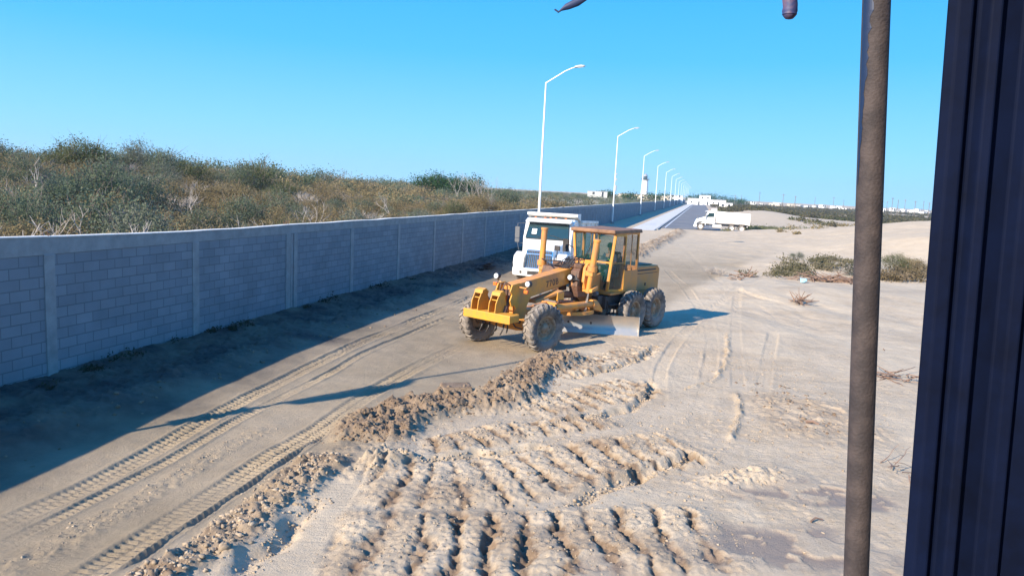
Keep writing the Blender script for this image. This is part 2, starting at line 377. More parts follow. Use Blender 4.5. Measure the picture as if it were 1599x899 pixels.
        dep = dep*(.45+.9*vn(dd*2.2+cell*7.3, cell, sd_+11))
        gap = np.exp(-np.abs(u/(.09+.12*vn(cell, dd*3, sd_+31)))**1.5)*dep*1.5
        crumb = np.abs(fbm(x*9, y*9, 3, sd_+15)); gap = gap*(.5+.9*vn(x*8, y*8, sd_+41))
        amp = amp*.58; lm = lumps(x, y, .12, sd_+421, .55)+.6*lumps(x+.7, y, .07, sd_+431, .6)
        h[idx] += e*(amp*.55-amp*1.25*gap+gap*lm*1.1+lm*.16*vn(x*2.3, y*2.3, sd_+29)+.03*crumb+.02*(vn(x*3, y*3, sd_+19)-.5)+.040*np.abs(fbm(x*10, y*10, 4, sd_+51))+.35*lumps(x+.2, y+.4, .055, sd_+71, .5))
        moist_shade[idx] = np.maximum(moist_shade[idx], e*(np.clip(gap*1.6-.15, 0, 1)+.42*sstep(.45, .7, vn(x*1.7, y*1.7, sd_+83))))
    for P, dep, w, sd_ in ((SC4,.13,.11,91), (SC3,.09,.08,92), (SC2,.09,.08,93), (SC1,.08,.09,94)): groove(P, w, dep, sd_, .05)
    groove(A1, .06, -.07, 95); groove(A1, .06, .03, 96); groove(A2, .06, -.07, 97)
    # brown lumpy patch and damp hollow on the right
    cx, cy = at(1268, 650); r = np.hypot((X-cx)/1.5, (Y-cy)/1.9); e = 1-sstep(.5, 1.1, r+.35*fbm(X*1.3, Y*1.3, 3, 101))
    h += e*(.07*np.abs(fbm(X*4, Y*4, 4, 102))+.03); moist_shade = np.maximum(moist_shade, .38*e*(.4+.9*vn(X*3, Y*3, 103)))
    wet = np.zeros(n)
    for (px, py, rx, ry) in ((1245,862,1.25,.72), (1290,775,1.1,.5), (950,893,.38,.28), (1180,770,.6,.3)):
        cx, cy = at(px, py); r = np.hypot((X-cx)/rx, (Y-cy)/ry); qx, qy = X*.8+Y*.6, Y*.8-X*.6; e = 1-sstep(.45, 1.15, r+.6*fbm(qx*1.7+.4*fbm(qx*3, qy*3, 3, 123), qy*1.7, 5, 105))
        wet = np.maximum(wet, e)
    wx, wy = X+.25*fbm(X*2.7+Y, Y*2.7-X, 3, 121), Y+.25*fbm(X*2.3-Y, Y*2.3+X, 3, 122)
    island = sstep(.05, .22, fbm(wx*2.1+wy*.9, wy*2.1-wx*.9, 4, 107))*wet
    wet = wet*.9
    h = h*(1-wet*.8)-.018*wet+island*.03+wet*.012*fbm(X*3, Y*3, 3, 108)
    wet = wet*(1-island*.8)
    bx, by = at(712, 612); e = (1-sstep(.9, 1.0, np.maximum(np.abs((X-bx)*.9+(Y-by)*.2)/.30, np.abs((Y-by)-(X-bx)*.2)/.24))); h += .17*e; moist_shade = np.maximum(moist_shade, e)
    pale = rgt*sstep(.42, .72, vn(X*.55+3, Y*.55, 111))*.8*nearf+sstep(30, 60, Y)*.35
    px_, py_ = at(790, 700); pale = np.maximum(pale, .5*(1-sstep(.3, .9, np.hypot(X-px_, (Y-py_)*1.2)+.2*fbm(X*3, Y*3, 3, 112))))
    cx, cy = at(1165, 812); pale = np.maximum(pale, 1.0*(1-sstep(.2, .5, np.hypot((X-cx)*1.5, (Y-cy)*.7)+.25*fbm(X*3, Y*3, 3, 113))))
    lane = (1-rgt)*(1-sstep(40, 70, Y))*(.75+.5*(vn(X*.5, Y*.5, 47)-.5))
    dark = (1-sstep(1.8, 4.2, d+.9*fbm(X*.7, Y*.7, 3, 45)))*(d > 0)*(.55+.5*vn(X*1.5, Y*1.5, 44))*(1-sstep(70, 95, Y))  # dark soil colour, widened across the wall's shadow to deepen the shade
    return h, moist_shade, pale, wet, dark, lane

def axis_grid(lo, hi, d0, start, end, g):
    mid = np.arange(lo, hi, d0); up = []; x = hi; st = d0
    while x < end: up.append(x); st *= g; x += st
    dn = []; x = lo; st = d0
    while x > start: st *= g; x -= st; dn.append(x)
    return np.array(dn[::-1]+list(mid)+up+[end+1])
gx = axis_grid(-9.2, 8.4, .024, -6000, 6000, 1.03); gy = axis_grid(5.8, 15.5, .023, -60, 9000, 1.0075)
GX, GY = np.meshgrid(gx, gy); X, Y = GX.ravel(), GY.ravel()
Z = base(X, Y); H_, MO, PA, WE, DK, LN = [np.zeros_like(Z) for _ in range(6)]
k = np.nonzero((np.abs(X) < 260) & (Y < 260) & (Y > 2))[0]
strip = (1-sstep(80, 90, Y[k])*(((X[k]-wallX(Y[k]))*CT) < 17))
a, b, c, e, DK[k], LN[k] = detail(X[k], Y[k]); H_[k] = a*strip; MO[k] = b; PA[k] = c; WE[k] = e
Z = Z+H_; PA[Y >= 260] = .35; PA[(Y > 30) & (np.abs(X) >= 260)] = .35
nx, ny = len(gx), len(gy)
i = np.arange(nx*ny).reshape(ny, nx); F = np.stack([i[:-1, :-1], i[:-1, 1:], i[1:, 1:], i[1:, :-1]], -1).reshape(-1, 4)

def ground_mat():
    m = bpy.data.materials.new('sandy_soil'); m.use_nodes = True; n = m.node_tree; b = n.nodes['Principled BSDF']; L = n.links.new
    tc = n.nodes.new('ShaderNodeTexCoord')
    def noise(sc, det=8, ro=.6):
        o = n.nodes.new('ShaderNodeTexNoise'); o.inputs['Scale'].default_value = sc; o.inputs['Detail'].default_value = det; o.inputs['Roughness'].default_value = ro; L(tc.outputs['Object'], o.inputs['Vector']); return o.outputs[0]
    def ramp(f, c0, c1, p0=.38, p1=.64):
        r = n.nodes.new('ShaderNodeValToRGB'); r.color_ramp.elements[0].position = p0; r.color_ramp.elements[1].position = p1
        r.color_ramp.elements[0].color = (*c0, 1); r.color_ramp.elements[1].color = (*c1, 1); L(f, r.inputs[0]); return r.outputs[0]
    def mix(f, a, b_, t='MIX'):
        x = n.nodes.new('ShaderNodeMixRGB'); x.blend_type = t
        for s_, v in ((0, f), (1, a), (2, b_)):
            if hasattr(v, 'is_linked') or hasattr(v, 'links'): L(v, x.inputs[s_])
            elif isinstance(v, tuple): x.inputs[s_].default_value = (*v, 1)
            else: x.inputs[s_].default_value = v
        return x.outputs[0]
    def attr(nm):
        o = n.nodes.new('ShaderNodeAttribute'); o.attribute_name = nm; return o.outputs['Fac']
    c = mix(ramp(noise(.9), (0, 0, 0), (1, 1, 1)), (.385, .295, .198), (.475, .375, .262))
    c = mix(ramp(noise(7, 6, .7), (0, 0, 0), (.35, .35, .35)), c, (.52, .44, .345))
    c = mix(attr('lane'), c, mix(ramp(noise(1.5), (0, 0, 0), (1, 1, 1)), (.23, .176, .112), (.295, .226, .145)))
    c = mix(attr('pale'), c, mix(ramp(noise(2.2), (0, 0, 0), (1, 1, 1)), (.47, .372, .26), (.53, .43, .308)))
    c = mix(attr('moist_shade'), c, mix(ramp(noise(5), (0, 0, 0), (1, 1, 1)), (.165, .112, .072), (.26, .185, .125)))
    c = mix(attr('wet'), c, (.235, .18, .14))
    c = mix(ramp(noise(45, 3, .7), (.14, .14, .14), (0, 0, 0), .34, .46), c, (.20, .15, .11))
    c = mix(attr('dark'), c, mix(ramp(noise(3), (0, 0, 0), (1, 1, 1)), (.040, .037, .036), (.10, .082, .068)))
    L(c, b.inputs['Base Color']); b.inputs['Specular IOR Level'].default_value = .25
    rr = n.nodes.new('ShaderNodeMapRange'); L(attr('wet'), rr.inputs[0]); rr.inputs[3].default_value = .95; rr.inputs[4].default_value = .42; L(rr.outputs[0], b.inputs['Roughness'])
    b1 = n.nodes.new('ShaderNodeBump'); b1.inputs['Strength'].default_value = .85; b1.inputs['Distance'].default_value = .024; L(noise(28, 8, .8), b1.inputs['Height'])
    b2 = n.nodes.new('ShaderNodeBump'); b2.inputs['Strength'].default_value = .5; b2.inputs['Distance'].default_value = .08; L(noise(1.3, 6, .6), b2.inputs['Height']); L(b1.outputs[0], b2.inputs['Normal'])
    L(b2.outputs[0], b.inputs['Normal'])
    return m
SAND = ground_mat()
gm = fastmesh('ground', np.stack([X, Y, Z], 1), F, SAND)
for nm, A in (('moist_shade', MO), ('pale', PA), ('wet', WE), ('dark', DK), ('lane', LN)):
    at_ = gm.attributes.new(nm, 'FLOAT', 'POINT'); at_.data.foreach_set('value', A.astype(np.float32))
gm.polygons.foreach_set('use_smooth', np.ones(len(F), bool))
go = bpy.data.objects.new('ground', gm); C.objects.link(go); tag(go, kind='structure')

# clods of soil: countless, two kinds of soil
from bisect import bisect_right
def ground_h(x, y):
    x = np.asarray(x); y = np.asarray(y)
    ix = np.clip(np.searchsorted(gx, x)-1, 0, nx-2); iy = np.clip(np.searchsorted(gy, y)-1, 0, ny-2)
    Zg = Z.reshape(ny, nx); tx = (x-gx[ix])/(gx[ix+1]-gx[ix]); ty = (y-gy[iy])/(gy[iy+1]-gy[iy])
    return (Zg[iy, ix]*(1-tx)+Zg[iy, ix+1]*tx)*(1-ty)+(Zg[iy+1, ix]*(1-tx)+Zg[iy+1, ix+1]*tx)*ty
def gh(x, y): return float(ground_h(np.array([x]), np.array([y]))[0])
_b = bmesh.new(); bmesh.ops.create_icosphere(_b, subdivisions=1, radius=1); ICO_V = np.array([v.co[:] for v in _b.verts]); ICO_F = np.array([[v.index for v in f.verts] for f in _b.faces]); _b.free()
def clods(name, m, spec, label, cat):
    V, Fs, o = [], [], 0
    for P, half, cnt, r0, r1 in spec:
        seg = np.linalg.norm(np.diff(P, axis=0), axis=1); cum = np.concatenate([[0], np.cumsum(seg)]); L = cum[-1]
        n = int(cnt*L); s = rng.random(n)*L; j = np.clip(np.searchsorted(cum, s)-1, 0, len(P)-2); t = (s-cum[j])/np.maximum(seg[j], 1e-6)
        p = P[j]*(1-t)[:, None]+P[j+1]*t[:, None]; e = (P[j+1]-P[j])/np.maximum(seg[j], 1e-6)[:, None]; dn = np.stack([e[:, 1], -e[:, 0]], 1)
        p = p+dn*(rng.normal(0, .5, n)*half)[:, None]; r = r0+(r1-r0)*rng.random(n)**3.2
        z = ground_h(p[:, 0], p[:, 1])
        for q in range(n):
            sc = r[q]*(.45+1.0*rng.random(3))*np.array([1, 1, .8]); v = ICO_V*(1+.42*(rng.random((len(ICO_V), 1))-.5)*2)*sc
            a = rng.random()*6.28; ca, sa = math.cos(a), math.sin(a); v = np.stack([v[:, 0]*ca-v[:, 1]*sa, v[:, 0]*sa+v[:, 1]*ca, v[:, 2]], 1)
            V.append(v+np.array([p[q, 0], p[q, 1], z[q]-r[q]*.05])); Fs.append(ICO_F+o); o += len(ICO_V)
    me = fastmesh(name, np.vstack(V), np.vstack(Fs), m); ob = bpy.data.objects.new(name, me); C.objects.link(ob)
    return tag(ob, label, cat, kind='stuff')
CLP = mat('pale_clod_soil', (.27, .205, .14), .95, vcol=(.40, .315, .225), scale=4, bump=.6, bscale=30, spec=.2)
CLM = mat('moist_clod_soil', (.16, .11, .072), .95, vcol=(.26, .19, .13), scale=4, bump=.6, bscale=30, spec=.2)
allp = smooth_poly([at(*p) for p in ((560,870),(760,830),(980,800),(1150,760),(1050,700),(900,700),(700,730),(900,640),(1080,650),(1200,700),(1290,640),(1180,560),(1080,570))])
clods('dirt_clods', CLP, [(W1, .36, 420, .005, .042), (F1, .16, 190, .005, .03), (W3, .3, 90, .006, .04), (B4, .8, 320, .003, .018), (B5, .9, 320, .003, .018), (B2, .6, 200, .005, .03), (B3, .4, 180, .005, .03),
      (B1, .4, 60, .006, .03), (SC4, .10, 190, .006, .04), (SC2, .08, 120, .006, .035), (SC3, .08, 120, .006, .035), (SC1, .08, 110, .006, .035), (A1, .07, 70, .005, .025), (A2, .06, 70, .005, .025), (allp, 1.6, 150, .004, .026), (RS, .25, 80, .004, .022), (R5, .4, 70, .006, .03)],
      'pale crumbled clods of sandy soil strewn over the churned ground', 'soil clods')
clods('moist_clods', CLM, [(W2, .62, 800, .006, .036), (RR, 1.1, 50, .008, .05), (FB, .8, 30, .02, .08), (LB, .8, 20, .01, .05)],
      'brown damp clods heaped in the windrow beside the grader', 'soil clods')

# ------------------------------------------------------------------ asphalt road and pavement
def ribbon(name, d0, d1, y0, y1, z, th, m, step=20, kind='structure'):
    mb = MB(); ys = list(np.arange(y0, y1, step))+[y1]
    for a, b in zip(ys[:-1], ys[1:]):
        q = [(wallX(t)+dd/CT, t) for t, dd in ((a, d0), (a, d1), (b, d1), (b, d0))]
        mb.prism([(p[0], p[1]) for p in q], z-th, z, 'z')
    return tag(mb.build(name, m), kind=kind)
ribbon('pavement', 3.9, 6.6, 84, 560, .10, .5, SIDEW)
ribbon('kerb', 6.62, 6.85, 92, 560, .115, .5, CONC)
ribbon('road', 6.9, 14.6, 97, 620, .02, .4, ASPH)
ribbon('road_edge_line', 7.3, 7.42, 99, 560, .03, .005, POLEW)

# ------------------------------------------------------------------ block wall
def block_mat():
    m = bpy.data.materials.new('concrete_blocks'); m.use_nodes = True; n = m.node_tree; b = n.nodes['Principled BSDF']; L = n.links.new
    tc = n.nodes.new('ShaderNodeTexCoord'); sp = n.nodes.new('ShaderNodeSeparateXYZ'); cb = n.nodes.new('ShaderNodeCombineXYZ')
    L(tc.outputs['Object'], sp.inputs[0]); L(sp.outputs[1], cb.inputs[0]); L(sp.outputs[2], cb.inputs[1])
    br = n.nodes.new('ShaderNodeTexBrick'); br.inputs['Scale'].default_value = 1; br.inputs['Brick Width'].default_value = .41; br.inputs['Row Height'].default_value = .205
    br.inputs['Mortar Size'].default_value = .010; br.inputs['Mortar Smooth'].default_value = .3; br.inputs['Bias'].default_value = -.2; br.offset = .5
    br.inputs['Color1'].default_value = (.195, .22, .245, 1); br.inputs['Color2'].default_value = (.235, .26, .282, 1); br.inputs['Mortar'].default_value = (.135, .155, .17, 1)
    L(cb.outputs[0], br.inputs['Vector'])
    no = n.nodes.new('ShaderNodeTexNoise'); no.inputs['Scale'].default_value = 1.1; no.inputs['Detail'].default_value = 8; L(tc.outputs['Object'], no.inputs['Vector'])
    no2 = n.nodes.new('ShaderNodeTexNoise'); no2.inputs['Scale'].default_value = 22; no2.inputs['Detail'].default_value = 5; L(tc.outputs['Object'], no2.inputs['Vector'])
    r = n.nodes.new('ShaderNodeMapRange'); r.inputs[1].default_value = .3; r.inputs[2].default_value = .7; r.inputs[3].default_value = .88; r.inputs[4].default_value = 1.10; L(no.outputs[0], r.inputs[0])
    mx = n.nodes.new('ShaderNodeMixRGB'); mx.blend_type = 'MULTIPLY'; mx.inputs[0].default_value = 1; L(br.outputs[0], mx.inputs[1]); L(r.outputs[0], mx.inputs[2])
    L(mx.outputs[0], b.inputs['Base Color']); b.inputs['Roughness'].default_value = .92; b.inputs['Specular IOR Level'].default_value = .2
    b1 = n.nodes.new('ShaderNodeBump'); b1.inputs['Strength'].default_value = .35; b1.inputs['Distance'].default_value = .012; L(no2.outputs[0], b1.inputs['Height'])
    b2 = n.nodes.new('ShaderNodeBump'); b2.inputs['Strength'].default_value = .55; b2.inputs['Distance'].default_value = .012; b2.invert = True; L(br.outputs['Fac'], b2.inputs['Height']); L(b1.outputs[0], b2.inputs['Normal'])
    L(b2.outputs[0], b.inputs['Normal'])
    return m
BLK = block_mat()
wall = empty('boundary_wall', (wallX(0), 0, 0), -math.atan(.2475), 'long grey concrete block wall with cast pillars and a pale capping beam', 'wall')
# local frame of the wall: y along it, x away from it towards the site
Y0w, Y1w = -8/CT, 560/CT
mb = MB(); mb.box((-.075, (Y0w+Y1w)/2, 1.1), (.15, Y1w-Y0w, 2.74)); mb.build('block_panel', BLK, wall)
mb = MB(); n_ = 240; ys = np.linspace(Y0w, Y1w, n_)
ys = np.concatenate([np.arange(Y0w, 70, .6), np.arange(70, Y1w, 8), [Y1w]])
top = [2.70+.022*max(0, 17.5-y*CT)+.005*math.sin(y*1.7)+.010*(vn(np.array([y*.8]), np.array([0.]), 3)[0]-.5)*2 for y in ys]
xo = [.006+.010*vn(np.array([y*1.1]), np.array([4.]), 3)[0] for y in ys]
vs = []
for y, t, x in zip(ys, top, xo): vs += [(x, y, 2.46), (x+.004, y, t), (-.16, y, t-.004), (-.16, y, 2.46)]
fs = [(4*i+j, 4*i+4+j, 4*i+4+(j+1) % 4, 4*i+(j+1) % 4) for i in range(len(ys)-1) for j in range(4)]
mb.add(vs, fs+[(0, 1, 2, 3), (4*len(ys)-1, 4*len(ys)-2, 4*len(ys)-3, 4*len(ys)-4)]); mb.build('capping_beam', CONC, wall)
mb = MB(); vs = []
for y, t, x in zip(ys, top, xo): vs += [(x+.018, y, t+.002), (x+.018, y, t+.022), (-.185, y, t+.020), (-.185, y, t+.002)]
mb.add(vs, fs+[(0, 1, 2, 3), (4*len(ys)-1, 4*len(ys)-2, 4*len(ys)-3, 4*len(ys)-4)]); mb.build('highlight_cap', mat('pale_cap_highlight', (.62, .60, .56), .9, var=.15, scale=6, bump=.5, bscale=20), wall)  # pale strip added to paint the sunlit highlight along the wall top
pil = 0; first = None
yy = 13.75-4.05*2
while pil < 96:
    py = yy/CT; wd = .24
    if first is None or pil < 14:
        mb = MB(); z0 = -.25
        mb.box((.0, py, (z0+2.46)/2), (.045+.01*random.random(), wd, 2.46-z0))
        if pil == 4: mb.box((.006, py+.40, (z0+2.46)/2), (.05, .20, 2.46-z0)); mb.box((.0, py+.2, 1.1), (.03, .1, 2.7))
        first = mb.build('pillar', CONC, wall, bevel=.008, seg=1); fy = py
    else:
        c = first.copy(); C.objects.link(c); c.location.y = py-fy
    yy += 4.05; pil += 1
    if pil > 40: yy += 4.05 if pil < 70 else 8.1
# starter bars left standing out of the pillars
for py, nb in ((13.9, 4), (21.9, 6)):
    mb = MB()
    for q in range(nb):
        a = (-.12+.08*(q % 2), py/CT-.12+.08*(q//2), 2.62); mb.tube([a, (a[0]+random.uniform(-.02, .02), a[1]+random.uniform(-.03, .03), 2.80+.1*random.random())], .007, 5)
    mb.build('starter_bars', mat('rusty_rebar', (.14, .07, .045), .9), wall)

# ------------------------------------------------------------------ street lamps
ux, uy = ST, CT           # along the wall
def lamp_proto():
    e = empty('street_lamp', (0, 0, 0))
    mb = MB(); mb.cyl((0, 0, -.2), (0, 0, 11.6), .105, .052, 12); mb.build('pole', POLEW, e, smooth=True)
    MB().box((0, 0, .0), (.5, .5, .5)).build('footing', CONC, e, bevel=.02)
    mb = MB(); mb.tube([(0, 0, 11.55), (.7, 0, 11.98), (1.35, 0, 12.38), (1.85, 0, 12.60), (2.15, 0, 12.66)], .045, 8, .032); mb.build('arm', POLEW, e, smooth=True)
    mb = MB(); mb.prism([(2.0, 12.60), (2.75, 12.72), (2.78, 12.77), (2.5, 12.82), (2.05, 12.74)], -.13, .13); h = mb.build('lamp_head', GALV, e, bevel=.02)
    MB().box((2.45, 0, 12.655), (.4, .18, .03), Matrix.Rotation(-.15, 3, 'Y')).build('lens', LENS, h)
    return e
lp = lamp_proto(); LY = [(56.0+49.0*k) for k in range(14)]
dirv = np.array([math.sin(R_(13.9)), math.cos(R_(13.9))]); nrm = np.array([dirv[1], -dirv[0]])
for k in range(14):
    yk = 54.4+46.0*k; P = (wallX(yk)+.34, yk)
    o = lp if k == 0 else copy_tree(lp)
    o.location = (P[0], P[1], gz(*P)); o.rotation_euler = (0, 0, -math.atan(.2475)+R_(random.uniform(-3, 3))); o.rotation_euler.x = R_(random.uniform(-.3, .3)); o['category'] = 'street lamp'; o['group'] = 'lamps along the wall'
    lab = {0: 'tall white street lamp nearest the trucks, its arm reaching over the road', 1: 'white street lamp with a small grey box strapped to its pole', 2: 'third white street lamp along the wall, just before the lighthouse',
           3: 'fourth white street lamp along the wall, just past the lighthouse'}
    o['label'] = lab.get(k, 'white single-arm street lamp far down the row beside the wall')
    if k == 1:
        [MB().box((.16, 0, z_), (.2, w_, h_)).build('meter_box', GALV, o, bevel=.02) for z_, w_, h_ in ((4.75, .34, .75), (5.9, .14, .3), (6.6, .14, .18))]
# the shorter pole beside the camera whose shadow crosses the rolled lane
pp = (-9.75, 8.15)
p = empty('banner_pole', (pp[0], pp[1], 0), 0, 'shorter steel pole by the wall with a pennant and a box', 'pole')
MB().cyl((0, 0, -.2), (0, 0, 7.6), .055, .04, 12).build('pole', POLEW, p, smooth=True)
mb = MB(); ax = Vector((.68, -.73, 0)); rot = Matrix.Rotation(math.atan2(-.73, .68), 3, 'Z')
mb.prism([(0.05, 5.75), (.34, 5.5), (.48, 5.0), (.26, 4.2), (.05, 4.1)], -.02, .02); b_ = mb.build('pennant', VEST, p); b_.rotation_euler.z = math.atan2(-.73, .68)
mb = MB(); mb.box((0, 0, 3.35), (.28, .2, .7)); b_ = mb.build('meter_box', GALV, p, bevel=.02); b_.rotation_euler.z = math.atan2(-.73, .68)

# ------------------------------------------------------------------ motor grader
GA = R_(39.0); GX0, GY0 = 3.32, 23.27
grader = empty('motor_grader', (GX0, GY0, 0.0), math.atan2(-math.cos(GA), -math.sin(GA)), 'yellow motor grader with a glazed cab and a long blade, halted on the sand', 'motor grader', s=.925)
g = grader
frame_prof = [(1.55, 1.42), (3.0, 1.66), (5.05, 1.38), (5.22, 1.15), (5.30, .72), (5.78, .72), (5.84, 1.76), (5.62, 1.81), (3.04, 2.12), (2.2, 2.17), (1.62, 2.12)]
fr = MB().prism(frame_prof, -.20, .20).build('main_frame', YEL, g, bevel=.018)
mb = MB(); mb.prism([(.2, .62), (1.7, .85), (2.3, 1.35), (2.3, 1.75), (1.55, 1.9), (1.3, 1.22), (.2, 1.22)], -.32, .32); mb.build('rear_frame', BRN, g, bevel=.02)
# lettering 770B on the side of the frame
cu = bpy.data.curves.new('lettering', 'FONT'); cu.body = '770B'; cu.size = .27; cu.extrude = .003; cu.space_character = 1.15
cu.materials.append(DARK); t_ = bpy.data.objects.new('lettering', cu); C.objects.link(t_); t_.parent = fr
# text reads from front (+x) towards the rear seen from +y : its x axis is -x local, its z axis +y
sl_ = math.atan2(.33, 2.6)
t_.rotation_euler = Matrix(((-math.cos(sl_), -math.sin(sl_)*-1*0-math.sin(sl_)*0, 0), (0, 0, 1), (0, 1, 0))).to_euler()
ex = Vector((-math.cos(sl_), 0, math.sin(sl_))); ey = Vector((math.sin(sl_), 0, math.cos(sl_))); ez = Vector((0, 1, 0))
t_.rotation_euler = Matrix((ex, ey, ez)).transposed().to_euler(); t_.location = (4.35, .203, 1.60)
bpy.context.view_layer.update()
_me = bpy.data.meshes.new_from_object(t_.evaluated_get(bpy.context.evaluated_depsgraph_get())); _n = bpy.data.objects.new('model_lettering', _me); C.objects.link(_n); _n.parent = fr; _n.location = t_.location; _n.rotation_euler = t_.rotation_euler
bpy.data.objects.remove(t_); fr.name = 'main_frame'
# head plates, linkage and bumper
for y0, y1 in ((.235, .275), (-.275, -.235)):
    MB().prism([(5.70, 1.84), (6.02, 1.80), (6.10, 1.62), (6.02, 1.52), (6.10, 1.36), (6.02, 1.18), (5.92, 1.22), (5.80, 1.10), (5.70, 1.2)], y0, y1).build('head_plate', YELB, g, bevel=.008)
mb = MB(); mb.box((5.88, 0, 1.55), (.10, .47, .16)); mb.build('head_crossbar', GREASE, g, bevel=.01)
mb = MB(); 
for s in (-.1, .12): mb.cyl((5.9, s, 1.62), (6.12, s*1.3, 1.08), .045); mb.cyl((6.12, s*1.3, 1.2), (6.2, s*1.3, 1.0), .065)
mb.tube([(5.86, .05, 1.76), (6.05, .03, 1.85), (6.15, .0, 1.6), (6.1, -.05, 1.3)], .022); mb.tube([(5.86, -.08, 1.76), (6.08, -.1, 1.8), (6.12, -.12, 1.5), (6.0, -.14, 1.2)], .02)
mb.build('scarifier_linkage', GREASE, g)
mb = MB(); mb.box((6.42, -.10, .94), (.46, 1.62, .20)); mb.box((6.64, -.10, .94), (.05, 1.70, .24)); mb.box((6.0, -.10, .92), (.5, .9, .10)); bp_ = mb.build('push_block', YELB, g, bevel=.02)
for yc in (-.62, .02):
    mb = MB()
    for s in (-.12, .12):
        mb.prism([(6.58, 1.04), (6.55, 1.30), (6.42, 1.56), (6.28, 1.60), (6.18, 1.50), (6.02, 1.04)], yc+s-.014, yc+s+.014)
    mb.prism([(6.44, 1.50), (6.40, 1.60), (6.26, 1.64), (6.14, 1.54), (6.18, 1.47), (6.28, 1.55)], yc-.15, yc+.15)
    mb.box((6.44, yc, 1.38), (.03, .24, .03)); mb.build('hitch_bracket', YELB, g, bevel=.008)
for yc in (-.55, -.30, -.05, .22):
    MB().tube([(6.2, yc, .9), (6.25, yc, .70), (6.30, yc, .55), (6.42, yc+.02, .44)], .032, 6, .018).build('scarifier_tooth', DARK, g)
mb = MB(); mb.tube([(5.95, .1, .75), (5.98, .14, .6), (6.0, .12, .42)], .02); mb.tube([(5.95, .3, .72), (5.9, .35, .62), (5.92, .6, .6)], .02); mb.build('hose', DARK, g)
# work lights and signals
for y, x, z in ((.52, 5.62, 1.83), (-.50, 5.78, 1.96)):
    mb = MB(); mb.tube([(5.72, .28*(1 if y > 0 else -1), 1.72), (5.72, y, z-.12), (x, y, z-.05)], .022); st = mb.build('lamp_bracket', YEL, g)
    l = MB().cyl((x-.07, y, z), (x+.05, y, z), .085, .095, 18).build('headlight', DARK, g, bevel=.008)
    MB().cyl((x+.045, y, z), (x+.065, y, z), .078, .07, 18).build('lens', LENS, l)
    MB().box((x+.05, y+(.0 if y < 0 else -.02), z-.22), (.10, .13, .10)).build('turn_signal', ORANGE, g, bevel=.012)
l = MB().cyl((3.22, .33, 1.86), (3.36, .34, 1.86), .09, .095, 18).build('headlight', DARK, g, bevel=.008); MB().cyl((3.355, .34, 1.86), (3.375, .34, 1.86), .078, .07, 18).build('lens', LENS, l)
MB().tube([(3.2, .33, 1.78), (3.2, .33, 1.6), (3.2, .2, 1.55)], .02).build('lamp_bracket', YEL, g)
# front axle
mb = MB(); mb.prism([(-.86, .58), (-.3, .50), (.3, .50), (.86, .58), (.86, .72), (.2, .88), (-.2, .88), (-.86, .72)], 5.58, 5.80, 'x'); ax = mb.build('front_axle', YEL, g, bevel=.02)
mb = MB(); mb.cyl((5.45, -.8, .62), (5.45, .8, .62), .03); mb.cyl((5.9, -.5, .78), (5.9, .5, .78), .045); mb.box((5.69, .84, .68), (.2, .14, .34)); mb.box((5.69, -.84, .68), (.2, .14, .34)); mb.build('tie_rod', GREASE, g)

def wheel(name, r, w, rimr, parent, loc, rz=0, lean=0, mats=(RUBBER, RIMM), lugs=22, lugh=.032, side=1, hubdepth=.10, treadm=None):
    e = empty(name, loc, rz); e.parent = parent; e.rotation_euler = (lean, 0, rz)
    h = w/2; ro = r-lugh
    prof = [(rimr, -h*.62), (rimr+.03, -h*.80), ((rimr+ro)*.5, -h*1.0), (ro-.07, -h*.96), (ro-.015, -h*.72), (ro, -h*.4), (ro+.006, 0), (ro, h*.4), (ro-.015, h*.72), (ro-.07, h*.96), ((rimr+ro)*.5, h), (rimr+.03, h*.8), (rimr, h*.62), (rimr-.015, 0), (rimr, -h*.62)]
    t = MB().lathe(prof, n=56).build('tyre', mats[0], e, smooth=True)
    if lugs:
        mb = MB()
        for k in range(lugs):
            for s in (-1, 1):
                a0 = 2*math.pi*(k+(.5 if s > 0 else 0))/lugs; da = 2*math.pi/lugs*.62; wd = 2*math.pi/lugs*.24
                def P(a, rr, y): return (rr*math.cos(a), y, rr*math.sin(a))
                rows = []
                for q, yy_, rr in ((0, .02, 0), (.5, .5, 0), (.8, .82, -.02), (1, 1.0, -.085)):
                    a = a0-da*q; y = s*h*yy_
                    rows.append([P(a-wd, ro-.02+rr, y), P(a+wd, ro-.02+rr, y), P(a+wd*.8, ro+lugh+rr, y), P(a-wd*.8, ro+lugh+rr, y)])
                for A, B in zip(rows[:-1], rows[1:]): mb.hexa(A, B)
        mb.build('tread', treadm or TREAD, t)
    # rim : a dish with a hub and bolts on the outer side
    s = side; d = h*.62
    prof = [(rimr, -d), (rimr-.02, -d*.9), (rimr-.02, d*.86), (rimr+.012, d), (rimr+.012, d*1.06), (rimr-.03, d), (rimr-.05, d-.03), (rimr-.07, d-hubdepth), (rimr*.42, d-hubdepth*1.05), (rimr*.40, d-hubdepth+.02), (rimr*.28, d-hubdepth+.06), (0.001, d-hubdepth+.07)]
    rm = MB().lathe([(a, b*s) for a, b in prof], n=36); mb = rm
    for k in range(10):
        a = 2*math.pi*k/10; rr = rimr*.56; y = (d-hubdepth*1.02)*s
        mb.cyl((rr*math.cos(a), y, rr*math.sin(a)), (rr*math.cos(a), y+.035*s, rr*math.sin(a)), .022, n=6)
    mb.build('rim', mats[1], e, smooth=True)
    return e
wheel('wheel', .68, .38, .36, g, (5.52, 1.04, .66), R_(-9), R_(-3), side=1, hubdepth=.08)
wheel('wheel', .68, .38, .36, g, (5.86, -1.02, .66), R_(-9), R_(-3), side=-1, hubdepth=.08)
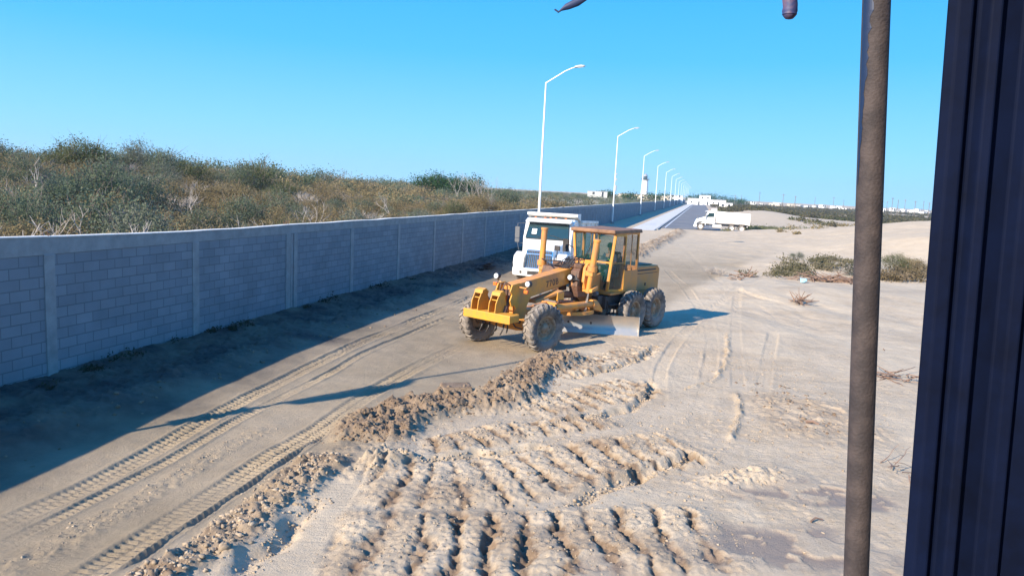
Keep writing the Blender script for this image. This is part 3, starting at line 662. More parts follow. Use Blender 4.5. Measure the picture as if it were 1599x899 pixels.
for s in (1, -1):
    mb = MB(); mb.prism([(-1.0, .50), (-.85, .42), (.85, .42), (1.0, .50), (1.0, .80), (.7, .92), (-.7, .92), (-1.0, .80)], s*.62, s*.80); mb.build('tandem_housing', BRN, g, bevel=.02)
    for x in (.70, -.70): wheel('wheel', .68, .38, .35, g, (x, s*1.04, .66), 0, 0, side=s)
MB().cyl((0, -.7, .66), (0, .7, .66), .16).build('rear_axle', DARK, g)
# drawbar, circle and blade
mb = MB()
mb.hexa([(5.28, -.10, .86), (5.28, .10, .86), (5.28, .10, 1.02), (5.28, -.10, 1.02)], [(3.3, -.62, .86), (3.3, -.46, .86), (3.3, -.46, 1.0), (3.3, -.62, 1.0)])
mb.hexa([(5.28, -.10, .86), (5.28, .10, .86), (5.28, .10, 1.02), (5.28, -.10, 1.02)], [(3.3, .46, .86), (3.3, .62, .86), (3.3, .62, 1.0), (3.3, .46, 1.0)])
mb.box((3.3, 0, .94), (.2, 1.3, .14)); mb.box((2.5, 0, .94), (.16, 1.1, .14)); mb.build('drawbar', YEL, g, bevel=.015)
MB().cyl((4.42, .62, 1.06), (2.50, .66, 1.02), .105, n=18).build('side_shift_cylinder', YEL, g, smooth=True)
mb = MB(); mb.cyl((2.6, .66, 1.02), (2.35, .66, 1.0), .14, n=16); mb.prism([(2.55, .86), (2.3, .80), (2.05, .72), (2.05, .82), (2.3, 1.06), (2.5, 1.12)], .55, .76); mb.build('cylinder_yoke', YEL, g, bevel=.01)
mb = MB(); mb.lathe([(.70, .74), (.86, .74), (.86, .84), (.70, .84), (.70, .74)], (2.95, 0, 0), 'z', 44); cr_ = mb.build('circle_ring', YEL, g, smooth=True)
MB().hexa([(4.9, -.06, 1.18), (4.9, .26, 1.18), (4.9, .26, 1.26), (4.9, -.06, 1.26)], [(3.9, .22, 1.44), (3.9, .50, 1.44), (3.9, .50, 1.52), (3.9, .22, 1.52)]).build('shield_plate', BRN, g, bevel=.01)
mb = MB(); mb.box((3.95, .30, 1.34), (.34, .34, .26)); mb.build('hydraulic_motor', YELB, g, bevel=.02)
mb = MB(); mb.cyl((3.8, .28, 1.36), (3.0, .22, 1.30), .11, n=14); mb.cyl((4.1, .45, 1.2), (3.4, .52, 1.12), .06, n=12); mb.build('swivel_cylinder', GREASE, g, smooth=True)
# saddle and lift cylinders
mb = MB(); mb.prism([(2.70, 1.25), (3.12, 1.25), (3.22, 1.6), (3.14, 2.05), (2.92, 2.26), (2.70, 2.2)], .21, .52); mb.prism([(2.70, 1.35), (3.12, 1.35), (3.22, 1.7), (3.1, 2.1), (2.75, 2.14)], -.9, -.21); mb.box((2.9, 0, 2.20), (.36, 1.1, .12)); mb.build('saddle', GREASE, g, bevel=.02)
for (b0, b1, b2, mm) in (((2.9, .70, 1.30), (2.9, .80, 1.95), (2.9, .945, 3.0), YEL), ((2.9, -1.10, 1.3), (2.9, -1.10, 1.95), (2.9, -1.05, 3.22), YEL)):
    mb = MB(); mb.cyl(b1, b2, .095, n=18); d_ = (Vector(b2)-Vector(b1)).normalized(); mb.cyl(Vector(b2)-d_*.02, Vector(b2)+d_*.05, .115, n=18); mb.cyl(Vector(b1)+d_*.12, Vector(b1)+d_*.28, .15, n=16); mb.cyl(Vector(b1)-d_*.55, Vector(b1), .082, n=16)
    c_ = mb.build('lift_cylinder', YEL, g, smooth=True)
    MB().cyl(Vector(b1)-d_*.50, (b0[0], b0[1]*.95, .80), .035, n=10).build('piston_rod', CHROME, c_, smooth=True)
mb = MB(); mb.prism([(2.82, 1.5), (2.98, 1.5), (3.05, 1.75), (3.0, 2.15), (2.86, 2.3), (2.72, 2.05), (2.74, 1.7)], .56, .66); mb.prism([(2.6, 1.5), (2.95, 1.42), (2.95, 1.52), (2.6, 1.62)], .5, .9); mb.box((2.9, .74, 2.0), (.2, .34, .16)); mb.build('cylinder_bracket', YEL, g, bevel=.015); MB().box((2.9, -.9, 2.0), (.2, .5, .16)).build('cylinder_bracket', YEL, g, bevel=.015)
mb = MB()
for q in range(9):
    a = random.uniform(-.25, .35); mb.tube([(2.6+.1*q % .4, a, 2.2), (2.7, a+.05, 2.34+.04*(q % 4)), (3.0, a+.02*q-.1, 2.32+.03*(q % 3)), (3.25, a*.6, 2.1)], .017, 6)
for q in range(5): mb.tube([(3.1+.05*q, .42, 2.0-.05*q), (3.22, .50+.02*q, 1.8), (3.05, .48, 1.5), (2.9, .5, 1.3+.04*q)], .016, 6)
mb.tube([(2.9, -.8, 2.1), (3.2, -.7, 2.25), (3.5, -.4, 2.2), (3.3, -.1, 2.2)], .02, 6); mb.tube([(2.9, -.9, 2.2), (3.3, -.8, 2.32), (3.4, -.5, 2.3), (3.1, -.2, 2.3)], .02, 6); mb.build('hose_bundle', DARK, g)
# blade: curved plate, 3.6 m long, angled across
A_, B_ = Vector((1.22, 1.62, 0)), Vector((3.26, -1.34, 0)); dv = (B_-A_).normalized(); nv = Vector((dv.y, -dv.x, 0))
if nv.x < 0: nv = -nv
secs = [(.10, .0), (.015, .07), (-.03, .18), (-.045, .32), (-.02, .46), (.05, .58), (.075, .61)]
def blade_at(t):
    c = A_.lerp(B_, t); return [c+nv*f+Vector((0, 0, z)) for f, z in secs], [c+nv*(f-.03)+Vector((0, 0, z)) for f, z in secs]
mb = MB(); vs = []; m_ = len(secs)
for t in np.linspace(0, 1, 9):
    a, b = blade_at(t); vs += a+b[::-1]
fs = [(k*2*m_+i, k*2*m_+(i+1) % (2*m_), (k+1)*2*m_+(i+1) % (2*m_), (k+1)*2*m_+i) for k in range(8) for i in range(2*m_)]
fs += [tuple(range(2*m_)), tuple(range(16*m_+2*m_-1, 16*m_-1, -1))]
mb.add(vs, fs); bl = mb.build('blade', STEEL, g, smooth=True)
mb = MB(); q0 = A_+nv*.105; q1 = B_+nv*.105
mb.slab([q0+Vector((0, 0, -.03)), q1+Vector((0, 0, -.03)), q1+Vector((0, 0, .13))-nv*.05, q0+Vector((0, 0, .13))-nv*.05], .02); mb.build('cutting_edge', STEEL, bl)
mb = MB(); a, b = blade_at(0); 
mb.add([a[0]+nv*.02, a[3]+nv*.15, a[6]+nv*.02, b[6]-nv*.02, b[3]-nv*.02, b[0]-nv*.0]+[p_+dv*-.02 for p_ in (a[0]+nv*.02, a[3]+nv*.15, a[6]+nv*.02, b[6]-nv*.02, b[3]-nv*.02, b[0])], [tuple(range(6)), tuple(range(11, 5, -1))]+[(i, (i+1) % 6, (i+1) % 6+6, i+6) for i in range(6)]); mb.build('end_bit', STEEL, bl)
mb = MB()
for t in (.42, .62): c_ = A_.lerp(B_, t); mb.hexa([c_-nv*.04+Vector((0, 0, .15))-dv*.03, c_-nv*.04+Vector((0, 0, .15))+dv*.03, c_-nv*.04+Vector((0, 0, .5))+dv*.03, c_-nv*.04+Vector((0, 0, .5))-dv*.03], [c_-nv*.5+Vector((0, 0, .6))-dv*.03, c_-nv*.5+Vector((0, 0, .6))+dv*.03, c_-nv*.5+Vector((0, 0, .8))+dv*.03, c_-nv*.5+Vector((0, 0, .8))-dv*.03])
mb.build('blade_arm', GREASE, g)
# hood
mb = MB(); mb.prism([(.18, 1.0), (.18, 2.06), (-1.70, 2.02), (-1.86, 1.90), (-1.80, 1.05), (-1.2, .92)], -.60, .60); hd = mb.build('engine_hood', BRN, g, bevel=.04, seg=3)
for s in (1, -1):
    mb = MB(); mb.box((-.80, s*.602, 1.78), (1.75, .012, .018)); mb.box((-.80, s*.602, 1.20), (1.6, .012, .014)); mb.box((.16, s*.602, 1.55), (.012, .012, .9)); mb.box((-.80, s*.604, 1.895), (1.5, .008, .05)); mb.build('panel_seam', DARK, hd)
    MB().box((-.85, s*.61, 1.40), (.06, .02, .10)).build('latch', DARK, hd)
mb = MB(); mb.box((-.8, 0, 2.055), (1.5, .9, .02)); mb.build('hood_top_plate', ROOFP, hd, bevel=.006)
mb = MB(); mb.cyl((-.9, .2, 2.03), (-.9, .2, 2.42), .055); mb.cyl((-.5, -.25, 2.03), (-.5, -.25, 2.3), .09); mb.build('exhaust_pipe', DARK, hd)
mb = MB(); mb.box((-1.87, 0, 1.5), (.06, .9, .7)); mb.box((-1.89, .35, 1.6), (.06, .2, .14)); mb.build('radiator_grille', DARK, g)
mb = MB(); mb.box((1.35, .52, .98), (.9, .36, .42)); mb.box((.62, .48, 1.0), (.4, .3, .5)); mb.box((1.9, .46, 1.05), (.35, .25, .3)); mb.build('battery_box', DARK, g, bevel=.02)
mb = MB(); mb.box((1.5, .76, .62), (.42, .2, .03)); mb.box((1.5, .76, .92), (.42, .2, .03)); mb.box((1.30, .72, .8), (.03, .03, .5)); mb.box((1.70, .72, .8), (.03, .03, .5)); mb.build('step', DARK, g)
mb = MB(); mb.cyl((2.0, .48, 1.28), (2.16, .5, 1.28), .07); mb.build('work_lamp', GREYP, g)
# ---- cab
ZT = 3.20; ZB = 1.30
def xl(z, x=1.60): return x
def yw(z): return .58+(.79-.58)*(z-ZB)/(ZT-ZB)
fl = lambda z: Vector((1.60, yw(z), z)); frr = lambda z: Vector((1.60, -yw(z), z)); ml = lambda z: Vector((1.0, .79, z)); mr = lambda z: Vector((1.0, -.79, z)); rl = lambda z: Vector((.12, .77, z)); rr_ = lambda z: Vector((.12, -.77, z))
def bar(mb, a, b, w=.05): mb.tube([a, b], w/2*1.25, 4)
MB().prism([(.08, ZB-.08), (1.66, ZB-.08), (1.66, ZB), (.08, ZB)], -.78, .78).build('cab_floor', BRN, g, bevel=.01)
mb = MB()
for f in (fl, frr, ml, mr, rl, rr_): bar(mb, f(ZB), f(ZT), .075)
for a, b in ((fl, frr), (fl, ml), (ml, rl), (frr, mr), (mr, rr_), (rl, rr_)): bar(mb, a(ZT-.02), b(ZT-.02), .08); bar(mb, a(ZB+.02), b(ZB+.02), .07)
bar(mb, fl(2.25), Vector((1.6, 0, 2.25)), .055); bar(mb, Vector((1.6, 0, ZB)), Vector((1.6, 0, ZT)), .05); cf = mb.build('cab_frame', YEL, g)
mb = MB(); mb.slab([frr(1.32), Vector((1.6, -.02, 1.32)), Vector((1.6, -.02, 2.27)), frr(2.27)], .03); mb.hexa([(1.63, -.62, 2.02), (1.63, -.02, 2.02), (1.63, -.02, 2.25), (1.63, -.66, 2.30)], [(1.92, -.45, 1.98), (1.92, -.02, 1.98), (1.92, -.02, 2.08), (1.92, -.45, 2.10)]); lp_ = mb.build('cab_front_panel', YEL, g)
MB().prism([(-.60, 2.08), (-.36, 2.17), (-.60, 2.26)], 1.635, 1.665, 'x').build('triangle_decal', DARK, lp_)
for s, a, b in ((1, ml, rl), (-1, mr, rr_)):
    mb = MB(); mb.slab([a(1.3), b(1.3), b(1.98), a(1.98)], .035*s); mb.build('cab_side_panel', BRN, g)
    mb = MB(); mb.slab([a(2.0)-Vector((.04, 0, 0)), b(2.0)+Vector((.04, 0, 0)), b(3.14)+Vector((.04, 0, 0)), a(3.14)-Vector((.04, 0, 0))], .01*s); mb.build('side_window', GLASS, g)
    mb = MB(); mb.tube([a(2.0)-Vector((.44, -.005*s, 0)), a(3.14)-Vector((.44, -.005*s, 0))], .018, 4); mb.build('window_bar', BRN, g)
def inset(q, m=.04):
    c = sum(q, Vector())/4; return [p_+(c-p_).normalized()*m for p_ in q]
MB().slab(inset([frr(2.28), Vector((1.6, -.01, 2.28)), Vector((1.6, -.01, 3.14)), frr(3.14)]), .01).build('windshield', GLASS, g)
MB().slab(inset([Vector((1.6, .01, 2.28)), fl(2.28), fl(3.14), Vector((1.6, .01, 3.14))]), .01).build('windshield', GLASS, g)
MB().slab(inset([Vector((1.6, .01, 1.34)), fl(1.34), fl(2.22), Vector((1.6, .01, 2.22))]), .01).build('lower_front_window', GLASS, g)
MB().slab([rl(2.1), rr_(2.1), rr_(3.1), rl(3.1)], .01).build('rear_window', GLASS, g)
MB().slab([rl(1.3), rr_(1.3), rr_(2.1), rl(2.1)], .03).build('cab_rear_panel', BRN, g)
for s, a, b in ((1, fl, ml), (-1, frr, mr)):
    off = Vector((0, .03*s, 0)); q = [a(1.36)+off, b(1.36)+off, b(3.12)+off, a(3.12)+off]
    mb = MB(); 
    for i_ in range(4): mb.tube([q[i_], q[(i_+1) % 4]], .034, 4)
    mb.tube([q[0].lerp(q[3], .5), q[1].lerp(q[2], .5)], .022, 4); dr = mb.build('door', YELB if s > 0 else YEL, g)
    MB().slab(inset(q, .03), .01*s).build('pane', GLASS, dr); MB().box((b(2.1)+off*1.8)[:], (.05, .05, .16)).build('handle', DARK, dr)
mb = MB(); mb.hexa([(1.76, -.86, ZT-.02), (1.76, .86, ZT-.02), (-.04, .84, ZT+.0), (-.04, -.84, ZT+.0)], [(1.75, -.84, ZT+.10), (1.75, .84, ZT+.10), (-.02, .82, ZT+.12), (-.02, -.82, ZT+.12)]); rf = mb.build('roof', ROOFP, g, bevel=.03)
MB().tube([(1.64, -.3, 2.36), (1.66, .02, 2.9), (1.65, .1, 3.1)], .012, 5).build('wiper', DARK, g)
mb = MB(); mb.tube([(1.6, -.75, 2.6), (1.75, -1.0, 2.75), (1.75, -1.0, 2.9)], .014, 5); mb.box((1.75, -1.0, 2.68), (.05, .22, .42)); mb.build('mirror', DARK, g)
mb = MB(); mb.tube([(3.0, -.5, 2.1), (2.9, -.52, 2.4), (2.9, -.52, 2.6)], .016, 5); mb.box((2.9, -.52, 2.66), (.04, .2, .16)); mb.build('mirror', DARK, g)
mb = MB(); mb.box((.62, .02, 1.75), (.5, .5, .16)); mb.box((.36, .02, 2.15), (.12, .48, .75), Matrix.Rotation(-.12, 3, 'Y')); mb.box((.62, .02, 1.5), (.3, .3, .4)); mb.build('seat', SEATM, g, bevel=.04)
mb = MB(); mb.tube([(1.45, .1, 1.32), (1.35, .1, 1.9), (1.28, .1, 2.25)], .05, 8); mb.box((1.3, .1, 2.2), (.14, .5, .22)); c_ = mb.build('steering_console', GREYP, g)
tt = [Vector((1.22, .1, 2.34))+Matrix.Rotation(-.5, 3, 'Y') @ Vector((.19*math.cos(a), .19*math.sin(a), 0)) for a in np.linspace(0, 2*math.pi, 21)]
MB().tube(tt, .014, 6).build('steering_wheel', SEATM, c_)
mb = MB()
for q in range(4):
    for s in (-.28, .45): mb.tube([(1.3, s+.05*q, 2.1), (1.28, s+.05*q, 2.42)], .01, 5); mb.cyl((1.28, s+.05*q, 2.42), (1.28, s+.05*q, 2.47), .02)
mb.build('control_levers', DARK, c_)

# ------------------------------------------------------------------ people (seated drivers)
def person(name, loc, rz, label, top, vest=None, s=1):
    """origin on the seat, facing +x, hands forward on a wheel"""
    J = [(0,0,.08,.15,.13), (0,0,.28,.145,.115), (.02,0,.46,.165,.12), (.02,0,.57,.075,.07), (.03,0,.64,.06,.06), (.045,0,.76,.095,.088), (.04,0,.85,.075,.075),
         (.02,.19,.52,.06,.06), (.12,.27,.30,.048,.048), (.36,.16,.34,.036,.036), (.45,.12,.37,.032,.022),
         (.02,-.19,.52,.06,.06), (.12,-.27,.30,.048,.048), (.36,-.16,.34,.036,.036), (.45,-.12,.37,.032,.022),
         (.10,.11,.07,.095,.09), (.46,.14,.08,.065,.065), (.52,.13,-.32,.045,.045), (.66,.14,-.38,.04,.03),
         (.10,-.11,.07,.095,.09), (.46,-.14,.08,.065,.065), (.52,-.13,-.32,.045,.045), (.66,-.14,-.38,.04,.03)]
    E_ = [(0,1),(1,2),(2,3),(3,4),(4,5),(5,6),(2,7),(7,8),(8,9),(9,10),(2,11),(11,12),(12,13),(13,14),(0,15),(15,16),(16,17),(17,18),(0,19),(19,20),(20,21),(21,22)]
    k = len(J)
    for sgn, root in ((1, 10), (-1, 14)):          # five curled digits per hand
        bx_, by_, bz_ = J[root][:3]
        for f_ in range(5):
            o_ = (f_-1.5)*.017; L_ = (.045, .05, .047, .038, .035)[f_]
            if f_ < 4: a1 = (bx_+.03, by_+o_, bz_+.012); a2 = (bx_+.03+L_*.6, by_+o_, bz_-.005); a3 = (bx_+.02+L_*.3, by_+o_, bz_-.035)
            else: a1 = (bx_-.005, by_-sgn*.028, bz_+.0); a2 = (bx_+.015, by_-sgn*.042, bz_-.015); a3 = (bx_+.03, by_-sgn*.04, bz_-.03)
            J += [(*a1, .009, .009), (*a2, .0085, .0085), (*a3, .0075, .0075)]; E_ += [(root, k), (k, k+1), (k+1, k+2)]; k += 3
    me = bpy.data.meshes.new(name); me.from_pydata([j[:3] for j in J], E_, []); o = bpy.data.objects.new(name, me); C.objects.link(o)
    sk = o.modifiers.new('skin', 'SKIN'); sk.use_smooth_shade = True
    if not me.skin_vertices: 
        bpy.context.view_layer.objects.active = o
    for i_, j in enumerate(J): me.skin_vertices[0].data[i_].radius = j[3:5]
    me.skin_vertices[0].data[0].use_root = True
    ss = o.modifiers.new('smooth', 'SUBSURF'); ss.levels = 1; ss.render_levels = 1
    me.materials.append(SKIN)
    o.location = loc; o.rotation_euler = (0, 0, rz); o.scale = (s, s, s); tag(o, label, 'person')
    def shell(nm, m, idx, gr, parent=o):
        mm = bpy.data.meshes.new(nm); mp = {a: b for b, a in enumerate(idx)}
        mm.from_pydata([J[a][:3] for a in idx], [(mp[a], mp[b]) for a, b in E_ if a in mp and b in mp], []); c = bpy.data.objects.new(nm, mm); C.objects.link(c); c.parent = parent
        sk = c.modifiers.new('skin', 'SKIN'); sk.use_smooth_shade = True
        for a in idx: mm.skin_vertices[0].data[mp[a]].radius = (J[a][3]+gr, J[a][4]+gr)
        mm.skin_vertices[0].data[0].use_root = True
        q = c.modifiers.new('smooth', 'SUBSURF'); q.levels = 1; q.render_levels = 1; mm.materials.append(m); return c
    shell('shirt', top, [0, 1, 2, 7, 8, 11, 12], .012); shell('trousers', SHIRT, [0, 15, 16, 17, 19, 20, 21], .014)
    if vest: shell('vest', vest, [0, 1, 2], .028)
    mb = MB(); mb.lathe([(0.001, .125), (.05, .115), (.085, .08), (.10, .03), (.102, -.01), (.085, -.02)], (.035, 0, .80), 'z', 20); mb.prism([(.11, .80), (.18, .79), (.18, .80), (.11, .815)], -.06, .06); mb.build('cap', HAIR, o, smooth=True)
    mb = MB(); mb.add([(.125, -.015, .725), (.125, .015, .725), (.158, 0, .728), (.128, 0, .775)], [(0, 1, 2), (0, 2, 3), (1, 3, 2), (0, 3, 1)]); mb.build('nose', SKIN, o)
    mb = MB()
    for e_ in (-.033, .033): mb.cyl((.125, e_, .775), (.135, e_, .775), .012, n=8)
    mb.box((.130, 0, .70), (.012, .05, .008)); mb.build('face', HAIR, o)
    return o
def g2w(x, y, z): 
    a = grader.rotation_euler.z; s = .925
    return (GX0+s*(x*math.cos(a)-y*math.sin(a)), GY0+s*(x*math.sin(a)+y*math.cos(a)), z*s)
person('person', g2w(.68, .08, 1.86), grader.rotation_euler.z, 'seated grader driver in a dark cap and lime safety vest', SHIRT, VEST, .98)

# ------------------------------------------------------------------ dump trucks
def dump_truck(loc, rz, label, s=1, bodycol=None):
    """origin on the ground in the middle, x forward, 8 m long"""
    t = empty('dump_truck', loc, rz, label, 'dump truck', 'white dump trucks', s)
    mb = MB()
    for y in (-.42, .42): mb.box((-.2, y, .86), (7.3, .09, .26))
    for x in (-3.6, -2.2, 0, 1.6, 3.4): mb.box((x, 0, .86), (.12, .8, .2))
    mb.build('chassis', GREYP, t)
    # cab
    mb = MB(); hw = 1.12
    mb.prism([(.95, .95), (2.45, .95), (2.45, 1.98), (2.05, 2.72), (1.75, 2.86), (1.05, 2.86), (.92, 2.75)], -hw, hw); cab = mb.build('cab', WHITE, t, bevel=.07, seg=3)
    q = [Vector((2.50, -.98, 1.98)), Vector((2.50, .98, 1.98)), Vector((2.13, .90, 2.64)), Vector((2.13, -.90, 2.64))]
    ws = MB().slab(q, .025).build('windshield', GLASSD, t, bevel=.01)
    mb = MB()
    for i_ in range(4): mb.tube([q[i_], q[(i_+1) % 4]], .024, 5)
    mb.build('windshield_seal', RUBBERSEAL, ws)
    mb = MB(); mb.tube([(2.54, .75, 2.0), (2.46, .3, 2.12), (2.44, .1, 2.14)], .012, 5); mb.tube([(2.54, -.15, 2.0), (2.46, -.6, 2.12), (2.44, -.8, 2.14)], .012, 5); mb.build('wiper', DARK, ws)
    MB().box((2.36, -.62, 2.28), (.02, .22, .26), Matrix.Rotation(-.5, 3, 'Y')).build('window_sticker', HOUSEW, ws)
    MB().prism([(1.95, 2.80), (2.42, 2.70), (2.46, 2.74), (2.02, 2.88)], -1.05, 1.05).build('sun_visor', WHITE, t, bevel=.02)
    mb = MB()
    for y in (-.7, -.25, 0, .25, .7): mb.box((1.9, y, 2.90), (.12, .08, .05))
    mb.build('marker_lights', ORANGE, cab)
    for sgn in (1, -1):
        mb = MB(); mb.prism([(1.02, 1.05), (2.25, 1.05), (2.25, 1.98), (1.98, 2.62), (1.02, 2.68)], sgn*1.125, sgn*1.14); dr = mb.build('door', WHITE, t, bevel=.01)
        MB().prism([(1.12, 1.98), (2.16, 1.92), (2.14, 2.02), (1.90, 2.52), (1.12, 2.58)], sgn*1.142, sgn*1.152).build('window', GLASSD, dr)
        MB().box((1.2, sgn*1.16, 1.72), (.18, .04, .05)).build('handle', DARK, dr)
        mb = MB(); mb.tube([(2.2, sgn*1.13, 2.62), (2.32, sgn*1.42, 2.60), (2.32, sgn*1.42, 1.72), (2.2, sgn*1.13, 1.7)], .016, 6); mb.box((2.32, sgn*1.42, 2.2), (.10, .20, .5)); mb.box((2.32, sgn*1.42, 1.84), (.08, .20, .18)); mb.build('mirror', GREYP, t, bevel=.01)
        mb = MB(); mb.tube([(3.55, sgn*1.0, 1.5), (3.55, sgn*1.08, 1.85)], .012, 5); mb.box((3.55, sgn*1.08, 1.92), (.05, .14, .16)); mb.build('hood_mirror', GREYP, t)
        mb = MB(); mb.cyl((.0, sgn*.80, .62), (1.25, sgn*.80, .62), .29, n=24); mb.build('fuel_tank', WRIM, t, smooth=True)
        mb = MB(); mb.box((1.5, sgn*1.0, .50), (.5, .22, .04)); mb.box((1.5, sgn*1.0, .82), (.5, .22, .04)); mb.build('step', CHROME, t)
        # front fender with wheel arch
        arc = [(2.95+.66*math.cos(a), .60+.66*math.sin(a)) for a in np.linspace(math.pi*.95, .05*math.pi, 12)]
        out = [(3.78, .75), (3.86, .95), (3.74, 1.28), (3.3, 1.42), (2.5, 1.34), (2.25, 1.1), (2.22, .75)]
        mb = MB(); mb.prism(arc+out, sgn*.70, sgn*1.16); mb.build('fender', WHITE, t, bevel=.05, seg=3)
        mb = MB(); mb.prism([(3.70, 1.00), (3.86, .98), (3.78, 1.24), (3.66, 1.28)], sgn*.80, sgn*1.10); mb.build('headlight', LENS, t, bevel=.02)
        MB().box((3.68, sgn*1.12, 1.08), (.14, .06, .14)).build('turn_signal', ORANGE, t, bevel=.01)
    # bonnet narrowing to the grille
    mb = MB(); a = [Vector(p_) for p_ in ((2.42, -1.0, .95), (2.42, 1.0, .95), (2.42, .96, 1.96), (2.42, -.96, 1.96))]; b = [Vector(p_) for p_ in ((3.80, -.62, .75), (3.80, .62, .75), (3.66, .56, 1.56), (3.66, -.56, 1.56))]
    mb.hexa(a, b); hd = mb.build('hood', WHITE, t, bevel=.09, seg=4)
    q = [Vector((3.84, -.60, .76)), Vector((3.84, .60, .76)), Vector((3.70, .54, 1.52)), Vector((3.70, -.54, 1.52))]
    gr = MB().slab(q, .02).build('grille', DARK, t)
    mb = MB()
    for i_ in range(4): mb.tube([q[i_]+Vector((.02, 0, 0)), q[(i_+1) % 4]+Vector((.02, 0, 0))], .045, 8)
    for k in range(1, 14):
        f = k/14; mb.tube([q[0].lerp(q[1], f)+Vector((.03, 0, 0)), q[3].lerp(q[2], f)+Vector((.03, 0, 0))], .014, 5)
    mb.tube([q[0].lerp(q[3], .8)+Vector((.04, 0, 0)), q[1].lerp(q[2], .8)+Vector((.04, 0, 0))], .05, 6); mb.build('grille_bars', CHROME, gr)
    mb = MB(); mb.prism([(-1.20, 3.70), (-1.05, 3.92), (-.5, 4.02), (.5, 4.02), (1.05, 3.92), (1.20, 3.70), (1.20, 3.50), (.9, 3.62), (-.9, 3.62), (-1.2, 3.5)], .42, .76, 'z')
    bp = mb.build('bumper', CHROME if False else WHITE, t, bevel=.03)
    for v in bp.data.vertices: v.co = Vector((v.co.y, v.co.x, v.co.z))
    bm_fix(bp.data)
    mb = MB(); mb.box((4.01, 0, .58), (.05, .9, .16)); mb.box((3.92, .82, .58), (.08, .26, .12), Matrix.Rotation(.25, 3, 'Z')); mb.box((3.92, -.82, .58), (.08, .26, .12), Matrix.Rotation(-.25, 3, 'Z')); mb.build('bumper_openings', DARK, bp)
    MB().cyl((.80, 1.0, .9), (.80, 1.0, 3.05), .07, n=14).build('exhaust_stack', CHROME, t, smooth=True)
    for s_ in (1, -1): wheel('wheel', .52, .28, .29, t, (2.95, s_*.98, .52), mats=(RUBBER, WRIM), lugs=0, side=s_, hubdepth=-.04)
    for x in (-1.45, -2.85):
        for s_ in (1, -1):
            wheel('wheel', .52, .28, .29, t, (x, s_*1.02, .52), mats=(RUBBER, WRIM), lugs=0, side=s_, hubdepth=.14)
            wheel('wheel', .52, .28, .29, t, (x, s_*.70, .52), mats=(RUBBER, WRIM), lugs=0, side=-s_, hubdepth=.14)
        MB().cyl((x, -.7, .52), (x, .7, .52), .11).build('axle', GREYP, t)
    # tipping body
    hw = 1.21
    mb = MB(); mb.prism([(-3.95, .98), (-3.2, 1.12), (.80, 1.16), (.80, 2.78), (-3.98, 2.62)], hw-.06, hw); mb.prism([(-3.95, .98), (-3.2, 1.12), (.80, 1.16), (.80, 2.78), (-3.98, 2.62)], -hw, -hw+.06)
    mb.box((-1.55, 0, 1.18), (4.7, 2.3, .08)); mb.box((.78, 0, 1.95), (.06, 2.34, 1.62)); mb.box((-3.93, 0, 1.82), (.06, 2.34, 1.55)); bd = mb.build('dump_body', WHITEB, t, bevel=.01)
    mb = MB()
    for s_ in (1, -1):
        mb.box((-1.58, s_*(hw+.025), 2.68), (4.78, .09, .12), Matrix.Rotation(-.033, 3, 'Y')); mb.box((-1.5, s_*(hw+.02), 1.25), (4.7, .06, .12))
        for x in (.70, -.65, -2.0, -3.25, -3.9): mb.box((x, s_*(hw+.022), 1.92), (.12, .06, 1.4))
    mb.build('body_ribs', WHITEB, bd, bevel=.01)
    mb = MB(); mb.hexa([(.78, -1.18, 2.74), (.78, 1.18, 2.74), (.78, 1.18, 2.80), (.78, -1.18, 2.80)], [(1.55, -1.15, 3.02), (1.55, 1.15, 3.02), (1.55, 1.15, 3.08), (1.55, -1.15, 3.08)]); mb.box((1.56, 0, 3.06), (.08, 2.36, .12)); 
    for s_ in (1, -1): mb.prism([(.80, 2.74), (1.58, 3.0), (1.58, 3.12), (.80, 3.12)], s_*1.15, s_*1.19)
    mb.build('cab_shield', WHITEB, bd, bevel=.01)
    mb = MB(); mb.box((-3.70, .8, .62), (.03, .55, .6)); mb.box((-3.70, -.8, .62), (.03, .55, .6)); mb.build('mud_flaps', RUBBERSEAL, t)
    mb = MB(); mb.box((-3.62, 0, .78), (.08, 2.2, .14)); mb.build('rear_bar', WHITE, t)
    for s_ in (1, -1): MB().box((-3.67, s_*.9, .80), (.03, .24, .1)).build('tail_light', mat('red_lens', (.5, .03, .02), .3), t)
    return t
fwd = Vector((-.262, -.965)); c0 = Vector((1.06, 31.7)); org = c0-fwd*3.98*1.0
tk = dump_truck((org.x, org.y, gh(org.x, org.y)+.0), math.atan2(fwd.y, fwd.x), 'white dump truck facing the camera right behind the yellow grader, shiny barred grille', 1.0)
a1, a2 = at(1086, 357), at(1168, 361); a1 = Vector(a1); az = math.atan2(a1.x+3, a1.y); az = R_(15.5)
f2 = Vector((-math.cos(az), math.sin(az))); ctr = Vector((math.sin(az), math.cos(az)))*101.5
dump_truck((ctr.x, ctr.y, .0), math.atan2(f2.y, f2.x), 'white dump truck seen from its side, parked across the end of the asphalt road', .89)

